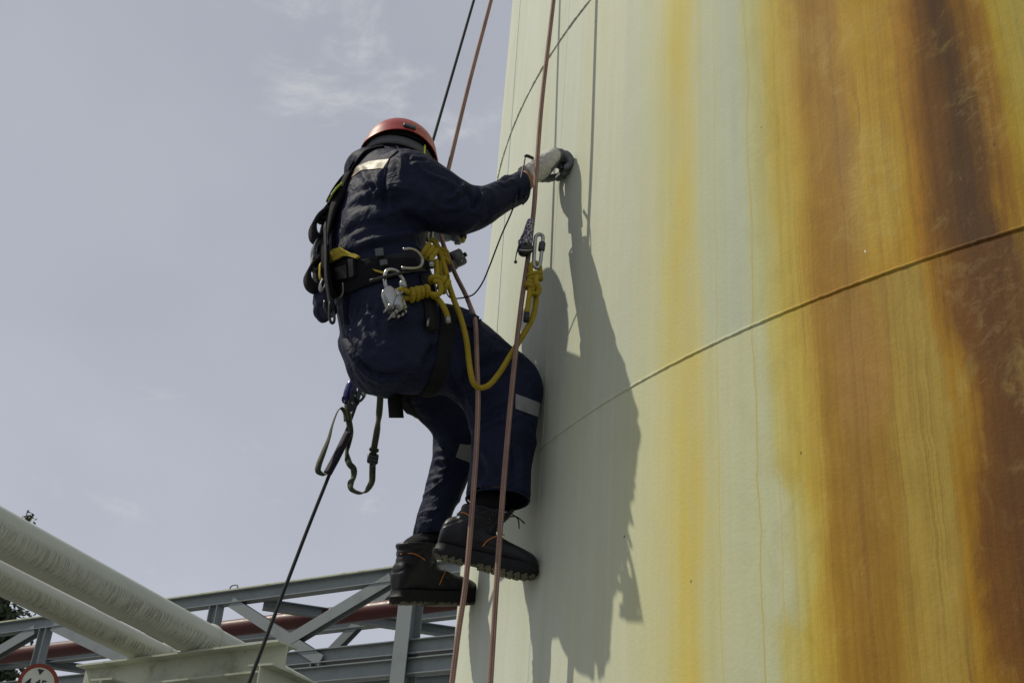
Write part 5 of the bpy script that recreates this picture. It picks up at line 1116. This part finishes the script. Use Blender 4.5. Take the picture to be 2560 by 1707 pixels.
# ================================================================== thickness gauge, probe cable
gg = empty('thickness_gauge', tuple(map(float, S(1140, 645, .03)))); tag(gg, 'black handheld gauge box hanging in front of his chest', 'gauge')
gX = nrm(S(1165, 632, .03)-S(1122, 650, .03)); gN = nrm(RT*.9-UP*.25-FW*.1); gN = nrm(gN-(gN@gX)*gX); gY = np.cross(gN, gX); gY = gY if gY[2] > 0 else -gY
gc = S(1141, 646, .03)
b = MB(); b.box(gc-gN*.010, gX*.031, gY*.026, gN*.014, .005); b.build('case', M_PLASTIC, gg)
b = MB(); b.box(gc+gX*.004+gN*.006, gX*.022, gY*.021, gN*.004, .003); b.build('bezel', M_DARKMETAL, gg)
b = MB(); b.box(gc-gX*.001+gY*.004+gN*.0105, gX*.013, gY*.012, gN*.001); b.build('screen', M_STRAPG, gg)
for dx, dy in ((.016, -.003), (.006, -.015)): b = MB(); b.ball(gc+gX*dx+gY*dy+gN*.011, .0030, n=10, m=6); b.build('button', M_WHITE, gg)
b = MB(); b.box(gc-gX*.030-gY*.016, gX*.016, gY*.016, gN*.012, .004); b.build('battery_grip', M_DARKMETAL, gg)
b = MB(); b.box(gc+gX*.034+gN*.002, gX*.004, gY*.007, gN*.006, .002); b.build('connector', M_PLASTIC, gg)
pc_ = empty('probe', tuple(map(float, S(1311, 395, .385)))); tag(pc_, 'black probe cable looping from the gauge up to the gloved hand', 'cable')
b = MB(); b.tube([S(*p) for p in ((1112, 690, .06), (1118, 735, .10), (1136, 746, .13), (1168, 742, .16), (1187, 733, .18), (1207, 705, .22), (1226, 660, .26), (1252, 592, .32), (1283, 520, .385), (1298, 462, .40), (1308, 420, .40), (1312, 398, .395), (1314, 391, .39))], .0023, 8, sub=6); b.build('cable', M_PLASTIC, pc_)
b = MB(); b.tube([S(*p) for p in ((1311, 391, .39), (1318, 390, .39), (1332, 396, .375))], [.003, .005, .005], 8, sub=3); b.build('plug', M_PLASTIC, pc_)
b = MB(); q0, q1 = S(1404, 412, .345), S(1416, 412, .348); b.tube([q0, q1], .010, 14); b.build('probe_head', M_DARKMETAL, pc_)
tg = empty('cable_plug', tuple(map(float, S(1157, 590, .33)))); tag(tg, 'tiny black and yellow plug showing just below the elbow', 'plug')
b = MB(); b.loft([(S(1157, 578, .34), FW*.007, RT*.007), (S(1158, 588, .34), FW*.011, RT*.010), (S(1158, 596, .34), FW*.009, RT*.008)], 12, sub=3); b.build('body', M_PLASTIC, tg)
b = MB(); b.loft([(S(1158, 592, .34), FW*.006, RT*.006), (S(1159, 600, .34), FW*.006, RT*.006), (S(1157, 606, .34), FW*.004, RT*.004)], 10, sub=3); b.build('tip', M_YEL, tg)

# ================================================================== blue rope grab and olive sling on the black rope
LK = -.42
bg = empty('rope_grab', tuple(map(float, S(880, 985, LK)))); tag(bg, 'blue anodised rope grab on the black rope under his seat', 'rope grab')
e1 = nrm(S(868, 1000, LK)-S(888, 955, LK)); e2 = nrm(np.cross(e1, RT))
b = MB(); b.loft([(S(884, 950, LK), e2*.006, RT*.010), (S(880, 960, LK), e2*.016, RT*.014), (S(872, 982, LK), e2*.017, RT*.015), (S(865, 1000, LK), e2*.013, RT*.013)], 16, sub=4); b.build('barrel', M_BLUE, bg)
b = MB(); pl_ = [(882, 962), (892, 968), (893, 985), (902, 1002), (896, 1012), (886, 1022), (878, 1030), (872, 1026), (872, 1004)]
V = [S(x, y, LK+.012) for x, y in pl_]+[S(x, y, LK+.006) for x, y in pl_]; n = len(pl_); b.add(V, [tuple(range(n)), tuple(n+k for k in range(n))[::-1]]+[(k, n+k, n+(k+1) % n, (k+1) % n) for k in range(n)]); b.build('side_plate', M_DARKMETAL, bg, False)
for q in ((881, 1008), (888, 990)): b = MB(); b.ball(S(*q, LK+.015), .0042, n=10, m=6); b.build('bolt', M_STEEL, bg)
b = MB(); b.tube([S(862+6*math.cos(t), 998+9*math.sin(t), LK+.004) for t in np.linspace(0, 6.28, 15)[:-1]], .003, 8, closed=True); b.build('eye', M_BLUE, bg)
carabiner('carabiner', [S(x, y, LK+.02) for x, y in ((903, 1000), (896, 1000), (895, 985), (902, 965), (910, 955), (916, 965), (913, 985))], (S(912, 968, LK+.02), S(909, 990, LK+.02)), 'dark carabiner beside the blue rope grab under the seat', M_DARKMETAL, .0048)
sg = empty('sling', tuple(map(float, S(880, 1100, LK)))); tag(sg, 'olive webbing sling dangling in twisted loops with a buckle', 'sling')
def web(pts, w, mat, name, th=.0022):
    b = MB(); P = []; D = []
    for p in pts:
        P.append(S(*p[:2], p[2])); a = p[3]; D.append(nrm(FW*math.cos(a)+RT*math.sin(a)))
    b.band(P, D, w, th, sub=7); return b.build(name, mat, sg)
web([(866, 1002, LK, 1.2), (868, 1022, LK, .9), (872, 1050, LK, .6), (876, 1080, LK, .5), (871, 1110, LK, .9), (867, 1135, LK, 1.3), (873, 1158, LK+.02, .3), (884, 1172, LK+.02, .2), (884, 1192, LK+.02, .9), (877, 1206, LK+.03, .5), (879, 1222, LK+.04, 1.2), (896, 1231, LK+.05, 1.3), (915, 1226, LK+.07, 1.1), (929, 1205, LK+.09, .7), (931, 1180, LK+.10, .2), (932, 1150, LK+.12, 0), (936, 1115, LK+.15, .1), (942, 1080, LK+.18, .6), (946, 1050, LK+.21, 1.35), (949, 1020, LK+.25, .4), (951, 985, LK+.3, .1)], .020, M_WEBO, 'webbing')
web([(866, 1052, LK, .9), (862, 1030, LK, 1.2), (852, 1020, LK, 1.4), (842, 1032, LK, 1.5), (830, 1065, LK, 1.45), (822, 1095, LK, 1.2), (808, 1132, LK, .7), (797, 1162, LK, .45), (796, 1178, LK, .6), (812, 1187, LK, 1.1), (822, 1180, LK, .9)], .019, M_WEBO, 'webbing')
web([(872, 1080, LK+.01, .5), (856, 1112, LK+.01, .5), (838, 1148, LK+.01, .5), (819, 1183, LK+.01, .5)], .026, M_WEBP, 'stitched_section', .007)
b = MB(); q = S(932, 1146, LK+.13); b.box(q, FW*.017, UP*.017, RT*.006, .004); b.build('buckle', M_PLASTIC, sg)
b = MB(); b.box(q+RT*.0065+UP*.004, FW*.011, UP*.004, RT*.0015); b.box(q+RT*.0065-UP*.007, FW*.011, UP*.004, RT*.0015); b.build('buckle_bar', M_STRAPG, sg, False)
b = MB(); b.tube([q-UP*.020+(FW*math.cos(t)+UP*math.sin(t))*.007+RT*.003 for t in np.linspace(0, 6.28, 15)[:-1]], .0025, 8, closed=True); b.build('buckle_tab', M_STRAPG, sg)
b = MB(); b.box(S(935, 1124, LK+.14), FW*.015, UP*.006, RT*.004, .002); b.build('strap_keeper', M_PLASTIC, sg)
